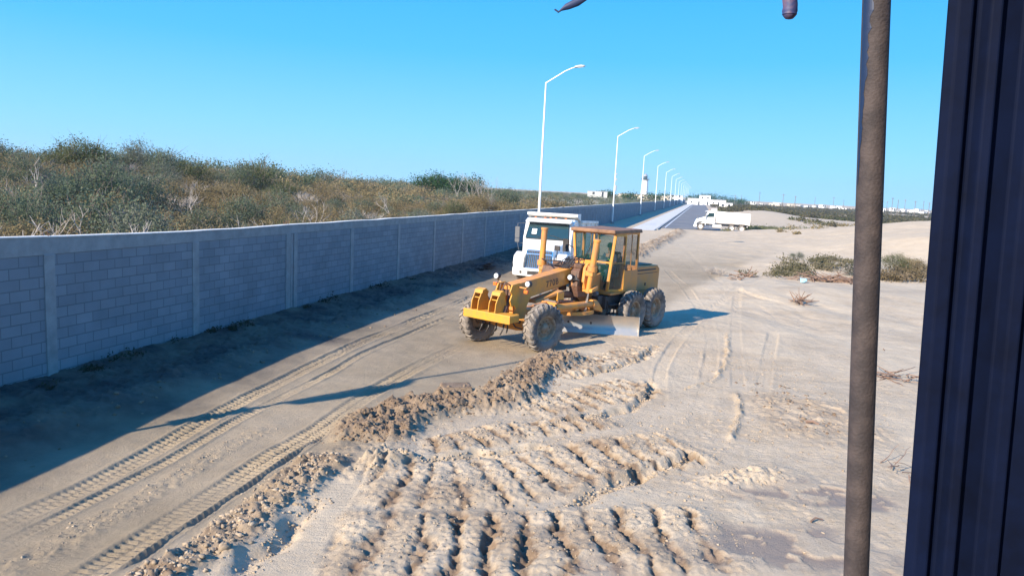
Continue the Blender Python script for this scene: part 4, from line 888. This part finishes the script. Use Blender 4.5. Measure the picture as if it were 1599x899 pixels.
# ------------------------------------------------------------------ lighthouse, buildings, poles
def polar(px, D): v = ray(px, 330); k = D/v[1]; return (v[0]*k, D)
lx, ly = polar(1004, 440); lh = empty('lighthouse', (lx, ly, 0), 0, 'white round lighthouse with a dark gallery behind the wall', 'lighthouse')
mb = MB(); mb.lathe([(2.5, -1), (2.2, 4), (1.75, 13.2), (1.75, 13.4)], (0, 0, 0), 'z', 24); mb.build('tower', HOUSEW, lh, smooth=True)
mb = MB(); mb.lathe([(0.01, 13.3), (2.6, 13.4), (2.6, 13.7), (0.01, 13.7)], (0, 0, 0), 'z', 24); gl_ = mb.build('gallery', HOUSED, lh)
mb = MB()
for k in range(12): a = k*math.pi/6; mb.cyl((2.5*math.cos(a), 2.5*math.sin(a), 13.7), (2.5*math.cos(a), 2.5*math.sin(a), 14.7), .04, n=4)
tt = [(2.5*math.cos(a), 2.5*math.sin(a), 14.7) for a in np.linspace(0, 6.283, 25)]; mb.tube(tt, .05, 4); mb.build('railing', GALV, gl_)
MB().lathe([(1.2, 13.7), (1.2, 15.4)], (0, 0, 0), 'z', 16).build('lantern_room', GLASSD, lh, smooth=True)
MB().lathe([(1.5, 15.35), (1.3, 15.8), (.7, 16.4), (.1, 16.8), (.03, 17.4), (.001, 17.4)], (0, 0, 0), 'z', 16).build('dome', GALV, lh, smooth=True)
for z in (4, 8, 12): MB().box((-.6, -2.1+.06*z, z), (.6, .5, 1.1)).build('window', HOUSED, lh)

def house(px, D, w, h, dp, label, grp, mm=HOUSEW, z=None, rz=0., roof=ROOFG, nm='house', storeys=1):
    x, y = polar(px, D); z0 = (gz(x, y) if z is None else z)-.3
    e = empty(nm, (x, y, z0), rz, label, 'house', grp)
    MB().box((0, 0, h/2), (w, dp, h)).build('walls', mm, e)
    MB().box((0, 0, h+.09), (w+.5, dp+.5, .18)).build('roof', roof, e)
    n = max(2, int(w/3.2))
    for st_ in range(storeys):
        zz = .3+h/storeys*st_
        for k in range(n):
            xx = -w/2+w*(k+.5)/n
            if k == n//2 and st_ == 0: MB().box((xx, -dp/2-.01, zz+1.05), (.95, .08, 2.1)).build('door', HOUSED, e)
            else: MB().box((xx, -dp/2-.01, zz+1.5), (1.1, .08, 1.0)).build('window', HOUSED, e)
    return e
house(1084, 470, 9, 4.2, 8, 'white gatehouse at the far end of the wall, left of the road head', 'white buildings where the road ends', rz=-.2)
house(1099, 500, 7, 6.4, 8, 'taller white building standing at the head of the road', 'white buildings where the road ends', rz=-.2, storeys=2)
house(1117, 520, 13, 3.8, 8, 'long low white building right of the road head', 'white buildings where the road ends', rz=-.25)
house(1133, 330, 5.5, 2.8, 4, 'small white hut standing right of the road among the scrub', 'white buildings where the road ends', rz=-.3)
house(931, 330, 8, 2.6, 6, 'white house with flat roof above the scrub left of the second lamp', 'houses behind the wall', z=2.5, storeys=1)
house(990, 400, 17, 3.2, 9, 'long pale building behind the scrub beside the lighthouse', 'houses behind the wall', mm=HOUSEC, z=1.6)
house(1021, 420, 14, 3.4, 9, 'pale flat building just right of the lighthouse', 'houses behind the wall', mm=HOUSEC, z=1.2)
house(1052, 450, 8, 4.6, 8, 'white two-storey house between the far street lamps', 'houses behind the wall', z=.8, storeys=2)
rnd = random.Random(4)
hx = [1176, 1186, 1203, 1211, 1217, 1232, 1246, 1249, 1262, 1270, 1284, 1301, 1307, 1316, 1332, 1381, 1391, 1397, 1404, 1412, 1420, 1426, 1433, 1440, 1448, 1462, 1494, 1536, 1580]
for i_, px in enumerate(hx):
    D = rnd.uniform(560, 720); house(px+rnd.uniform(-2, 2), D, rnd.uniform(2.6, 5.5), rnd.uniform(2.2, 3.4), 5, 'small white flat-roofed house in the distant settlement on the right horizon', 'distant settlement houses', mm=HOUSEW if rnd.random() < .8 else HOUSEC, rz=rnd.uniform(-.5, .5), z=rnd.uniform(-.5, 1.6))
hs = None
def upole(px, D, h):
    global hs
    x, y = polar(px, D)
    if hs is None:
        hs = empty('utility_pole', (0, 0, 0)); MB().cyl((0, 0, 0), (0, 0, 1), .17, .12, 8).build('pole', BARKM, hs); MB().box((0, 0, .93), (2.2, .16, .018)).build('crossarm', BARKM, hs); o = hs
    else: o = copy_tree(hs)
    o.location = (x, y, gz(x, y)-.5); o.scale = (1, 1, h); o.rotation_euler.z = rnd.uniform(0, 3)
    o['label'] = 'slim wooden utility pole on the far right horizon'; o['category'] = 'utility pole'; o['group'] = 'utility poles on the horizon'
for px in (1146, 1156, 1184, 1221, 1240, 1271, 1300, 1316, 1384, 1392, 1401, 1412, 1428, 1441, 1450): upole(px, rnd.uniform(380, 600), rnd.uniform(8, 11))

# ------------------------------------------------------------------ vegetation
def leaf_quads(cen, size, seed, flat=.0):
    r = np.random.default_rng(seed); n = len(cen)
    a = r.normal(size=(n, 3)); a /= np.linalg.norm(a, axis=1)[:, None]; b = r.normal(size=(n, 3)); b -= (b*a).sum(1)[:, None]*a; b /= np.linalg.norm(b, axis=1)[:, None]
    s = (size*(.5+r.random(n)))[:, None]; a = a*s; b = b*s*.55
    V = np.stack([cen-a, cen-b, cen+a, cen+b], 1).reshape(-1, 3); F = np.arange(4*n).reshape(n, 4); return V, F
def bush_cloud(seed, R, H, nc, nl, top=1.0):
    r = np.random.default_rng(seed)
    th = r.random(nc)*6.283; rad = R*np.sqrt(r.random(nc))*.85; hh = H*(.25+.65*r.random(nc))*np.sqrt(np.clip(1-(rad/R)**2*.75, .05, 1))
    cc = np.stack([rad*np.cos(th), rad*np.sin(th), hh], 1)
    k = r.integers(0, nc, nl); sp = R*(.16+.12*r.random(nc))[k]
    g_ = r.normal(size=(nl, 3)); p = cc[k]+g_*sp[:, None]*np.array([1, 1, .7]); p[:, 2] = np.abs(p[:, 2]); return cc, p
def shrub_proto(name, seed, R, H, nc, nl, ls, lm, bm_, bare=0, label='', grp='', cat='shrub'):
    e = empty(name, (0, 0, -50), 0, label, cat, grp)
    cc, p = bush_cloud(seed, R, H, nc, nl); r = random.Random(seed)
    mb = MB()
    for c in cc[:nc if not bare else nc]:
        m1 = (c[0]*.35+r.uniform(-.1, .1), c[1]*.35+r.uniform(-.1, .1), c[2]*.55)
        mb.tube([(r.uniform(-.06, .06), r.uniform(-.06, .06), -.2), m1, tuple(c)], .022, 4, .006)
        for q in range(2+bare): 
            d = Vector((c[0]*.5+r.uniform(-.5, .5)*R, c[1]*.5+r.uniform(-.5, .5)*R, H*r.uniform(.1, .45)+.05)); mb.tube([tuple(c*.8), tuple(Vector(c)+d*.45+Vector((r.uniform(-.1, .1), 0, 0))), tuple(Vector(c)+d*.75)], .010, 3, .003)
    mb.build('trunk', bm_, e)
    if nl:
        V, F = leaf_quads(p, ls, seed+1); me = fastmesh('crown', V, F, lm); o = bpy.data.objects.new('crown', me); C.objects.link(o); o.parent = e
    return e
def bare_tree(name, seed, H, m, label, grp, spread=.5, loc=(0, 0, 0), depth=4, r0=.05):
    r = random.Random(seed); mb = MB()
    def br(p, d, L, rad, k):
        pts = [p]; 
        for i_ in range(3): d = (d+Vector((r.uniform(-.22, .22), r.uniform(-.22, .22), r.uniform(-.1, .15)))).normalized(); pts.append(pts[-1]+d*L/3)
        mb.tube(pts, rad, 5 if k > 2 else 4, rad*.6)
        if k > 0:
            for q in range(r.choice((2, 3))): br(pts[-1] if q else pts[2], (d+Vector((r.uniform(-1, 1), r.uniform(-1, 1), r.uniform(-.3, .5)))*spread).normalized(), L*r.uniform(.55, .85), rad*.58, k-1)
    for q in range(r.choice((1, 2))): br(Vector((0, 0, -.2)), Vector((r.uniform(-.3, .3), r.uniform(-.3, .3), 1)).normalized(), H*.42, r0, depth)
    o = mb.build(name, m); o.location = loc; tag(o, label, 'dead tree', grp); return o
GRP = 'shrubs on the slope behind the wall'
protos = {
 'green': [shrub_proto('shrub', 100+k, 1.25, 1.9, 26, 5200, .034, (LG, LG3, LG4, LG)[k], BARKM, label='grey-green shrub in the thicket on the slope behind the wall', grp=GRP) for k in range(4)],
 'ochre': [shrub_proto('shrub', 120+k, 1.10, 1.25, 24, 4200, .032, LO, LT, label='dry ochre-brown shrub low on the slope behind the wall', grp=GRP) for k in range(2)],
 'dark':  [shrub_proto('shrub', 140+k, 1.10, 1.6, 22, 4200, .036, LD, BARKM, label='dark olive shrub among the dry bushes behind the wall', grp=GRP) for k in range(2)],
 'bare':  [shrub_proto('shrub', 160+k, 1.15, 1.4, 34, 500, .030, LT, BARK, bare=5, label='leafless pale grey bush behind the wall', grp=GRP) for k in range(2)],
 'deep':  [shrub_proto('shrub', 180, 1.7, 2.3, 30, 3400, .065, LG2, BARKM, label='deep green leafy bush in the clump standing out on the slope', grp='deep green bushes')]}
used = set(); rs = random.Random(11)
def place(kind, x, y, z, s=1, label=None, grp=None, sz=1):
    p = protos[kind][rs.randrange(len(protos[kind]))]
    o = p if p.name not in used else copy_tree(p)
    used.add(p.name); o.location = (x, y, z); o.rotation_euler = (0, 0, rs.uniform(0, 6.28)); o.scale = (s*rs.uniform(.85, 1.15), s*rs.uniform(.85, 1.15), s*sz*rs.uniform(.85, 1.15))
    if label: o['label'] = label
    if grp: o['group'] = grp
    return o
def hill_kind(x, y):
    d = -(x-wallX(y))*CT; n = fbm(np.array([x/9.]), np.array([y/9.]), 3, 200)[0]; q = rs.random()
    up = float(sstep(23, 40, np.array([d+12*n]))[()] if not isinstance(d, np.ndarray) else 0)
    if q < up: return 'green' if rs.random() < .86 else 'bare'
    r = rs.random()
    n2 = vn(np.array([x/4.]), np.array([y/4.]), 207)[0]; r = .5*r+.5*n2+.05; return 'ochre' if r < .62 else ('dark' if r < .64 else ('bare' if r < .74 else 'green'))
pts = []
tries = 0
cell = {}
def ok(x, y, m):
    i_, j_ = int(x//m), int(y//m)
    for a in (-1, 0, 1):
        for b in (-1, 0, 1):
            for (u, v) in cell.get((i_+a, j_+b), ()):
                if (u-x)**2+(v-y)**2 < m*m: return False
    cell.setdefault((i_, j_), []).append((x, y)); return True
while tries < 16000:
    tries += 1
    y = rs.uniform(10, 150); d = 2.6+rs.random()**1.2*62; x = wallX(y)-d/CT
    if abs(x) > .80*y+6: continue
    if vn(np.array([x/6.]), np.array([y/6.]), 95)[0] < .27 and rs.random() < .8: continue
    if ok(x, y, 1.5): pts.append((x, y, d))
def vis(p):
    x, y, d = p; z = gz(x, y)+1.4; D = math.hypot(x, y); t = 11.75/(d+11.75); lim = CAMH+(2.7-CAMH)/t
    return (z > lim-.6), D
P_ = sorted([p for p in pts if vis(p)[0] and abs(p[0]) < .74*p[1]], key=lambda p: math.hypot(p[0], p[1]))
near_n = 255
for (x, y, d) in P_[:near_n]:
    k = hill_kind(x, y); s = rs.uniform(.6, .95)*{'green': 1.08, 'ochre': 1.35, 'dark': 1.1, 'bare': 1.0}[k]+.9*max(0, vn(np.array([x/5.]), np.array([y/5.]), 91)[0]-.4)*(1.4 if k == 'green' else .4)
    place(k, x, y, gz(x, y)-.05, s)
for k_ in ((700, 118), (716, 122), (690, 128), (735, 130), (672, 120)):
    x, y = polar(*k_); place('deep', x, y, gz(x, y)-.1, 1.75, 'deep green leafy bush in the clump halfway along the thicket', 'deep green bushes')
# the rest of the thicket, beyond counting: three masses by leaf colour
def mass(name, lst, m, label, cat, nl, ls, R=1.2, H=1.5, twig=None):
    Vs, Fs, o = [], [], 0; r = np.random.default_rng(5)
    for i_, (x, y, s) in enumerate(lst):
        cc, p = bush_cloud(1000+i_, R*s, H*s, 12, nl)
        V, F = leaf_quads(p+np.array([x, y, gz(x, y)-.05]), ls, 3000+i_); Vs.append(V); Fs.append(F+o); o += len(V)
    if not Vs: return
    ob = bpy.data.objects.new(name, fastmesh(name, np.vstack(Vs), np.vstack(Fs), m)); C.objects.link(ob); return tag(ob, label, cat, kind='stuff')
rest = {'green': [], 'ochre': [], 'dark': [], 'bare': []}
for (x, y, d) in P_[near_n:]: rest[hill_kind(x, y)].append((x, y, rs.uniform(.75, 1.15)+1.7*max(0, vn(np.array([x/6.]), np.array([y/6.]), 91)[0]-.45)))
for q in range(1500):
    y = 130+rs.random()**1.3*520; d = 3+rs.random()*150; x = wallX(y)-d/CT
    if abs(x) < .76*y: rest['green' if rs.random() < .6 else rs.choice(('ochre', 'dark', 'bare'))].append((x, y, rs.uniform(1.2, 1.9)))
for q in range(60):   # dry heap just behind the wall
    y = rs.uniform(52, 82); d = rs.uniform(2.5, 11); rest['ochre'].append((wallX(y)-d/CT, y, rs.uniform(.4, .75)))
mass('thicket_green', rest['green'], leafmat('thicket_green_leaves', (.10, .13, .075), (.20, .22, .145), .35), 'grey-green upper thicket running along the crest of the slope', 'thicket', 420, .085)
mass('thicket_ochre', rest['ochre'], leafmat('thicket_ochre_leaves', (.21, .165, .08), (.34, .26, .14), .35), 'ochre dry brush filling gaps of the thicket behind the wall', 'thicket', 330, .095, 1.1, 1.1)
mass('thicket_dark', rest['dark'], LD, 'dark olive brush scattered through the thicket behind the wall', 'thicket', 330, .10)
mass('thicket_bare', rest['bare'], LT, 'pale leafless brush scattered through the thicket behind the wall', 'thicket', 260, .07)
# dead trees in front of the thicket
dts = [(28, 21.5, 2.2), (205, 24, 2.6), (112, 25, 2.6), (150, 27, 2.0), (228, 28, 2.4), (262, 26, 2.0), (345, 29, 2.2), (365, 31, 2.0), (70, 34, 3.0), (300, 37, 2.8), (430, 36, 2.2), (496, 41, 2.8), (610, 52, 3.0)]
for i_, (px, D, h) in enumerate(dts):
    x, y = polar(px, D); lab = 'pale leafless dead tree rising from the brush behind the wall'
    if i_ == 2: lab = 'pale forked dead trunk standing in front of the dark olive bush'
    bare_tree('dead_tree', 300+i_, h, BARK, lab, 'dead trees behind the wall', .95, (x, y, gz(x, y)), 3, .045)
for i_, (px, D, h) in enumerate([(735, 96, 4.5), (752, 98, 4.2), (772, 100, 4.4), (716, 97, 4.4)]):
    x, y = polar(px, D); bare_tree('dead_tree', 340+i_, h, BARK, 'thin bare tree reaching above the green clump', 'bare trees above the green clump', .6, (x, y, gz(x, y)), 4, .05)

# trees by the road head
def tree(px, D, R, H, seed, label):
    x, y = polar(px, D); e = empty('tree', (x, y, gz(x, y)-.3), 0, label, 'tree', 'dark trees around the road head')
    r = random.Random(seed); mb = MB()
    mb.tube([(0, 0, 0), (.2, .1, H*.35), (.1, 0, H*.6)], .25, 7, .12)
    cc, p = bush_cloud(seed, R, H*.75, 20, 900)
    for c in cc[:8]: mb.tube([(.1, 0, H*.3), (c[0]*.5, c[1]*.5, H*.45), (c[0], c[1], c[2]+H*.25)], .1, 5, .03)
    mb.build('trunk', BARKM, e); V, F = leaf_quads(p+np.array([0, 0, H*.25]), .32, seed+3)
    o = bpy.data.objects.new('crown', fastmesh('crown', V, F, LG2)); C.objects.link(o); o.parent = e
for i_, (px, D, R, H) in enumerate([(1080, 560, 7, 7), (1091, 540, 8, 8), (1106, 575, 8, 7.6), (1120, 560, 9, 8), (1134, 570, 8, 6.2), (1150, 540, 7, 5.5), (1160, 600, 6, 5), (982, 340, 5, 5), (1018, 380, 5, 5.4), (1036, 420, 6, 6), (945, 345, 4, 5)]):
    tree(px, D, R, H, 500+i_, 'dark rounded tree behind the white buildings at the road head' if i_ < 7 else 'dark rounded tree beyond the wall near the lighthouse')

# low scrub of the plain on the right
lst = []; lst2 = []
for q in range(9000):
    y = 95+rs.random()**1.4*560; x = rs.uniform(wallX(y)+18, .80*y)
    n = fbm(np.array([x/34.]), np.array([y/60.]), 3, 77)[0]
    strip_ = abs((y-150)-(x-50)*.35) < 16
    if y < 190 and not strip_ and n < .28: continue
    if y < 125 and not (n > .1): continue
    if n < -.12 or len(lst) > 2600: continue
    (lst if rs.random() < .72 else lst2).append((x, y, rs.uniform(.6, 1.15)*(1+y/900)))
mass('plain_scrub', lst, leafmat('plain_scrub_leaves', (.075, .075, .04), (.16, .135, .08), .2), 'low grey-brown scrub covering the far sandy plain on the right', 'scrub', 60, .26, 1.2, .9)
mass('plain_grass', lst2, leafmat('plain_grass_leaves', (.09, .10, .04), (.17, .155, .08), .2), 'patches of dull green low plants on the far plain', 'scrub', 60, .22, 1.3, .6)
# low growth behind the parked truck and on the sand to the right
def patch(name, plist, R, H, nl, ls, m, label, cat, n, seed):
    r = random.Random(seed); L_ = []
    for k in range(n):
        i_ = r.randrange(len(plist)-1); t = r.random(); a, b = plist[i_], plist[i_+1]
        x, y = at(a[0]*(1-t)+b[0]*t, a[1]*(1-t)+b[1]*t); w = a[2]
        L_.append((x+r.gauss(0, w), y+r.gauss(0, w*1.4), r.uniform(.5, 1.3)))
    return mass(name, L_, m, label, cat, nl, ls, R, H)
patch('low_plants', [(1178, 363, 1.8), (1205, 362, 2.2), (1240, 364, 2.2), (1265, 368, 1.6)], .9, .55, 150, .10, leafmat('low_plant_leaves', (.11, .13, .055), (.20, .19, .10), .6), 'strip of dull green low plants on the sand behind the side-on truck', 'low plants', 90, 1)
patch('dry_weeds', [(1215, 434, .5), (1245, 428, .6), (1275, 424, .8), (1320, 420, .9)], .55, .38, 150, .055, leafmat('dry_weed_leaves', (.13, .12, .06), (.24, .20, .13), 1), 'grey-green dry weeds spreading around the heap of roots', 'weeds', 60, 2)
patch('dry_weeds', [(1385, 438, .6), (1410, 440, .6), (1450, 430, .9), (1500, 430, .9)], .7, .45, 170, .055, leafmat('tan_weed_leaves', (.15, .115, .06), (.25, .19, .12), 1), 'tan and olive weeds right of the rusty rod', 'weeds', 55, 3)
patch('wall_weeds', [(60, 615, .12), (180, 580, .12), (260, 553, .15), (330, 530, .12), (450, 492, .15), (560, 462, .2), (680, 428, .25)], .28, .22, 90, .03, LD, 'dark weeds and litter along the foot of the wall', 'weeds', 22, 6)
patch('dry_weeds', [(1290, 352, 2.5), (1330, 356, 2.5), (1270, 380, .8)], .8, .4, 90, .1, LO, 'thin dry weeds on the sand beyond the root heap', 'weeds', 40, 4)
x, y = at(1243, 417); place('green', x, y, gh(x, y)-.05, .36, 'small bright green bush alone on the sand right of the weeds', 'bushes on the sand')
x, y = at(1395, 432); place('green', x, y, gh(x, y)-.05, .6, 'grey-green bush on the sand right of the rusty rod', 'bushes on the sand')
x, y = at(1420, 425); place('ochre', x, y, gh(x, y)-.05, .8, 'dry tan bush on the sand at the edge of the window post', 'bushes on the sand')
x, y = at(1338, 436); place('dark', x, y, gh(x, y)-.05, .6, 'olive bush on the sand half hidden by the rusty rod', 'bushes on the sand')
for (px, py, s) in ((1110, 428, .30), (1125, 432, .36)): 
    x, y = at(px, py); place('bare', x, y, gh(x, y)-.05, s, 'small withered tuft on the sand right of the grader', 'bushes on the sand')
# roots and stumps
def root_heap(name, px, py, n, L, r0, seed, label, cat, sx=1, flat=.35, m=BARKD):
    x, y = at(px, py); z = gh(x, y); r = random.Random(seed); mb = MB()
    for q in range(n):
        p = Vector((r.gauss(0, .35)*sx, r.gauss(0, .25), r.uniform(0, .2))); a = r.uniform(0, 6.28); d = Vector((math.cos(a), math.sin(a)*.7, r.uniform(-.1, flat))).normalized(); pts = [p]
        for i_ in range(4): d = (d+Vector((r.uniform(-.35, .35), r.uniform(-.35, .35), r.uniform(-.25, .2)))).normalized(); pts.append(pts[-1]+d*L*r.uniform(.6, 1.2)/4); pts[-1].z = max(pts[-1].z, .02)
        mb.tube(pts, r0*r.uniform(.5, 1.2), 5, r0*.3)
    o = mb.build(name, m); o.location = (x, y, z-.02); return tag(o, label, cat)
root_heap('root_heap', 1298, 441, 95, 1.1, .05, 1, 'long tangled heap of brown roots and branches on the sand', 'root heap', 2.6)
root_heap('uprooted_stump', 1246, 478, 26, .65, .03, 2, 'uprooted brown stump with splayed roots alone on the sand', 'stump', .25, 1.0)
root_heap('fallen_branches', 1398, 592, 20, .9, .022, 3, 'bundle of bare brown branches lying right of the rusty rod', 'branches', .8, .15)
root_heap('fallen_branches', 1396, 742, 9, .5, .010, 4, 'thin crooked twigs on the sand low beside the window post', 'branches', .4, .5)
root_heap('small_stump', 1166, 432, 10, .6, .05, 5, 'short upright brown stump on the sand behind the grader', 'stump', .12, 1.6)
root_heap('root_knot', 1150, 437, 14, .5, .03, 6, 'low knot of roots next to the short upright stump', 'stump', .5, .4)
for i_, (px, py, L_, w, lab) in enumerate([(1268, 666, .24, .07, 'short wooden stick lying in the brown lumpy patch'), (1275, 815, .2, .03, 'small dark twig at the edge of the damp hollow'), (1380, 548, .12, .03, 'tiny dark stick upright in the sand right of the rod')]):
    x, y = at(px, py); mb = MB(); mb.tube([(-L_/2, 0, .02), (0, .02, .05), (L_/2, 0, .02)], w/2, 6, w/3); o = mb.build('stick', BARKD); o.location = (x, y, gh(x, y)); o.rotation_euler.z = -.6+i_; tag(o, lab, 'stick')
x, y = at(1253, 443); mb = MB(); r = random.Random(9)
vs = [(r.uniform(-.2, .2), r.uniform(-.15, .15), r.uniform(0, .26)) for q in range(22)]
b = bmesh.new(); [b.verts.new(v) for v in vs]; bmesh.ops.convex_hull(b, input=b.verts); me = bpy.data.meshes.new('plastic_bag'); b.to_mesh(me); b.free(); me.materials.append(mat('pale_blue_plastic', (.30, .55, .68), .4)); o = bpy.data.objects.new('plastic_bag', me); C.objects.link(o); o.location = (x, y, gh(x, y)); tag(o, 'pale blue crumpled plastic bag beside the root heap', 'bag')
x, y = at(757, 425); mb = MB(); r = random.Random(12)
for q in range(9): 
    a = r.uniform(-.4, .4); mb.slab([(a, -.1, .02+q*.03), (a+.5, -.2+.03*q, .05+q*.03), (a+.45, .3, .12+q*.02), (a-.1, .35, .2)], .02)
o = mb.build('black_sheeting', RUBBERSEAL); o.location = (x, y, gh(x, y)+.02); o.rotation_euler.z = .9; tag(o, 'crumpled black plastic sheeting on the bank by the wall', 'plastic sheet')

# ------------------------------------------------------------------ the cab window the photo is taken from
def near(px, py, D):
    v = ray(px, py); v = v/v[1]*D; return Vector((v[0], v[1], v[2]+CAMH))
def flaky():
    m = mat('rusty_painted_steel', (.115, .072, .062), .8, var=.35, scale=26, bump=.6, bscale=120); n = m.node_tree; L = n.links.new; b = n.nodes['Principled BSDF']
    src = b.inputs['Base Color'].links[0].from_socket
    tc = n.nodes.new('ShaderNodeTexCoord'); sp = n.nodes.new('ShaderNodeSeparateXYZ'); L(tc.outputs['Object'], sp.inputs[0])
    no = n.nodes.new('ShaderNodeTexNoise'); no.inputs['Scale'].default_value = 45; no.inputs['Detail'].default_value = 5; L(tc.outputs['Object'], no.inputs[0])
    m1 = n.nodes.new('ShaderNodeMath'); m1.operation = 'MULTIPLY_ADD'; L(sp.outputs[2], m1.inputs[0]); m1.inputs[1].default_value = .048; m1.inputs[2].default_value = -.2065
    m2 = n.nodes.new('ShaderNodeMath'); m2.operation = 'MULTIPLY_ADD'; L(no.outputs[0], m2.inputs[0]); m2.inputs[1].default_value = .012; L(m1.outputs[0], m2.inputs[2])
    m3 = n.nodes.new('ShaderNodeMath'); m3.operation = 'SUBTRACT'; L(m2.outputs[0], m3.inputs[0]); L(sp.outputs[0], m3.inputs[1])
    # blue paint survives on the upper left face
    gt = n.nodes.new('ShaderNodeMath'); gt.operation = 'GREATER_THAN'; L(m3.outputs[0], gt.inputs[0]); gt.inputs[1].default_value = 0.0
    mx = n.nodes.new('ShaderNodeMixRGB'); L(gt.outputs[0], mx.inputs[0]); L(src, mx.inputs[1]); mx.inputs[2].default_value = (.015, .05, .16, 1); L(mx.outputs[0], b.inputs['Base Color'])
    return m
D0 = .62
a, b = near(1336.5, 905, D0), near(1369, -6, D0); d_ = (b-a); a2, b2 = a-d_*.35, b+d_*.25
o = MB().cyl(a2-(a2+b2)/2, b2-(a2+b2)/2, .0102, .0106, 24, True).build('guard_rod', mat('rusty_steel', (.032, .025, .027), .8, vcol=(.062, .047, .046), scale=40, bump=.16, bscale=400), smooth=True); o.location = (a2+b2)/2
tag(o, 'slim rusty steel rod standing upright just outside the cab window', 'rod')
dd = (b2-a2).normalized()
mb = MB(); rr = random.Random(5); side = Vector((-1, -.25, 0)).normalized(); N_ = 60
q0, q1 = near(1349, 290, D0-.0103)-o.location, (b2-o.location)
rows = []
for k in range(N_+1):
    t = k/N_; c = (q0.lerp(q1, t)); cax = (a2-o.location)+dd*((c-(a2-o.location)).dot(dd)); w1 = (.05+.95*min(1, t*1.5))*(.75+.5*rr.random()*(1-t*.6))*1.1
    rows.append([cax+(Vector((math.cos(th), math.sin(th), 0)))*.01085 for th in np.linspace(math.pi*1.02, math.pi*1.02+w1, 7)])
vs = [p for r_ in rows for p in r_]; mb.add(vs, [(k*7+i_, k*7+i_+1, (k+1)*7+i_+1, (k+1)*7+i_) for k in range(N_) for i_ in range(6)]); mb.build('old_paint', mat('dark_blue_paint', (.008, .02, .06), .5), o)
# window post : an upright with rubber ribs
cabr = empty('machine_cab', (0, -.3, 2.6), 0, 'dark cab the view is taken from, ribbed post at its right window', 'machine cab')
def cabpart(mb, nm, m, bevel=.01):
    o_ = mb.build(nm, m, cabr, bevel=bevel); o_.matrix_parent_inverse = Matrix.Translation(cabr.location).inverted(); return o_
CABM = mat('dark_cab_paint', (.03, .04, .07), .6, var=.2)
cabpart(MB().box((.25, -.75, 5.02), (1.4, .95, .08)), 'roof', CABM); cabpart(MB().box((.0, -1.2, 3.8), (1.9, .08, 2.4)), 'rear_wall', CABM)
cabpart(MB().box((0, -.35, 2.58), (1.9, 1.7, .1)), 'floor', CABM)
cabpart(MB().cyl((0, -.5, .0), (0, -.5, 2.53), .6, .45, 24), 'pedestal', CABM)
D1 = .50
aL, bL = near(1409, 905, D1), near(1480.5, -6, D1); d_ = bL-aL; aL, bL = aL-d_*.35, bL+d_*.3
prof = [(0, 0), (.004, -.006), (.012, -.008), (.016, -.002), (.020, -.002), (.022, -.010), (.028, -.012), (.032, -.004), (.046, -.004), (.049, -.012), (.056, -.014), (.060, -.006), (.078, -.010), (.082, -.018), (.092, -.020), (.096, -.012), (.30, -.03), (.34, .06), (.06, .05), (.016, .02)]
def pt(base_, u, v): return base_+Vector((u*1.0, v+u*-.05, 0))
mb = MB(); A = [pt(aL, u, v) for u, v in prof]; B = [pt(bL, u, v) for u, v in prof]; n = len(prof)
mb.add(A+B, [tuple(range(n-1, -1, -1)), tuple(range(n, 2*n))]+[(i_, (i_+1) % n, (i_+1) % n+n, i_+n) for i_ in range(n)])
o = cabpart(mb, 'window_post', mat('blue_black_trim', (.0012, .004, .018), .75, var=.3, scale=30, spec=.12), .0012)
# things hanging at the top of the window
a, b = near(1233.5, 16, .60), near(1231, -60, .60)
mb = MB(); mb.tube([a+Vector((0, 0, -.0035)), a+Vector((0, 0, -.0015)), a+Vector((0, 0, .003)), a.lerp(b, .3), b], .0056, 14); mb.lathe([(0.0001, -.0062), (.003, -.0055), (.0048, -.0035), (.0058, 0), (.0056, .002)], tuple(a+Vector((0, 0, -.001))), 'z', 16)
tag(mb.build('hanging_strap_end', mat('blue_grey_strap', (.03, .04, .12), .6, vcol=(.16, .09, .12), scale=60), smooth=True), 'rounded blue-grey strap end hanging at the top of the view', 'strap')
P0 = [near(px, py, .6) for px, py in ((868, 27), (872, 19), (880, 12), (893, 7), (908, 1), (925, -10), (935, -30))]; W_ = [.0006, .0014, .0030, .0045, .0048, .0040, .002]
mb = MB(); vs = []
for p, w in zip(P0, W_):
    for k in range(8): a_ = 2*math.pi*k/8; vs.append(p+Vector((w*.4*math.cos(a_), w*.35*math.sin(a_), w*.9*math.cos(a_))))
mb.add(vs, [(j*8+i_, j*8+(i_+1) % 8, (j+1)*8+(i_+1) % 8, (j+1)*8+i_) for j in range(len(P0)-1) for i_ in range(8)]+[tuple(range(7, -1, -1)), tuple(range(len(vs)-8, len(vs)))])
e1 = near(866, 15, .6); mb.tube([P0[1], e1], .0007, 5)
tag(mb.build('hanging_leaf', mat('dark_blue_leaf', (.02, .035, .10), .6), smooth=True), 'dark blue leaf-shaped scrap dangling at the top middle', 'leaf')

# ------------------------------------------------------------------ the air
hb = MB(); hb.box((0, 330, 11), (1500, 800, 26)); hz = hb.build('haze', SAND); hz.data.materials.clear()
hm = bpy.data.materials.new('air'); hm.use_nodes = True; hn = hm.node_tree; hn.nodes.clear(); pv = hn.nodes.new('ShaderNodeVolumePrincipled'); ho = hn.nodes.new('ShaderNodeOutputMaterial'); hn.links.new(pv.outputs[0], ho.inputs['Volume'])
pv.inputs['Color'].default_value = (.80, .88, 1, 1); pv.inputs['Density'].default_value = .00028; pv.inputs['Anisotropy'].default_value = .3; hz.data.materials.append(hm); tag(hz, kind='stuff')
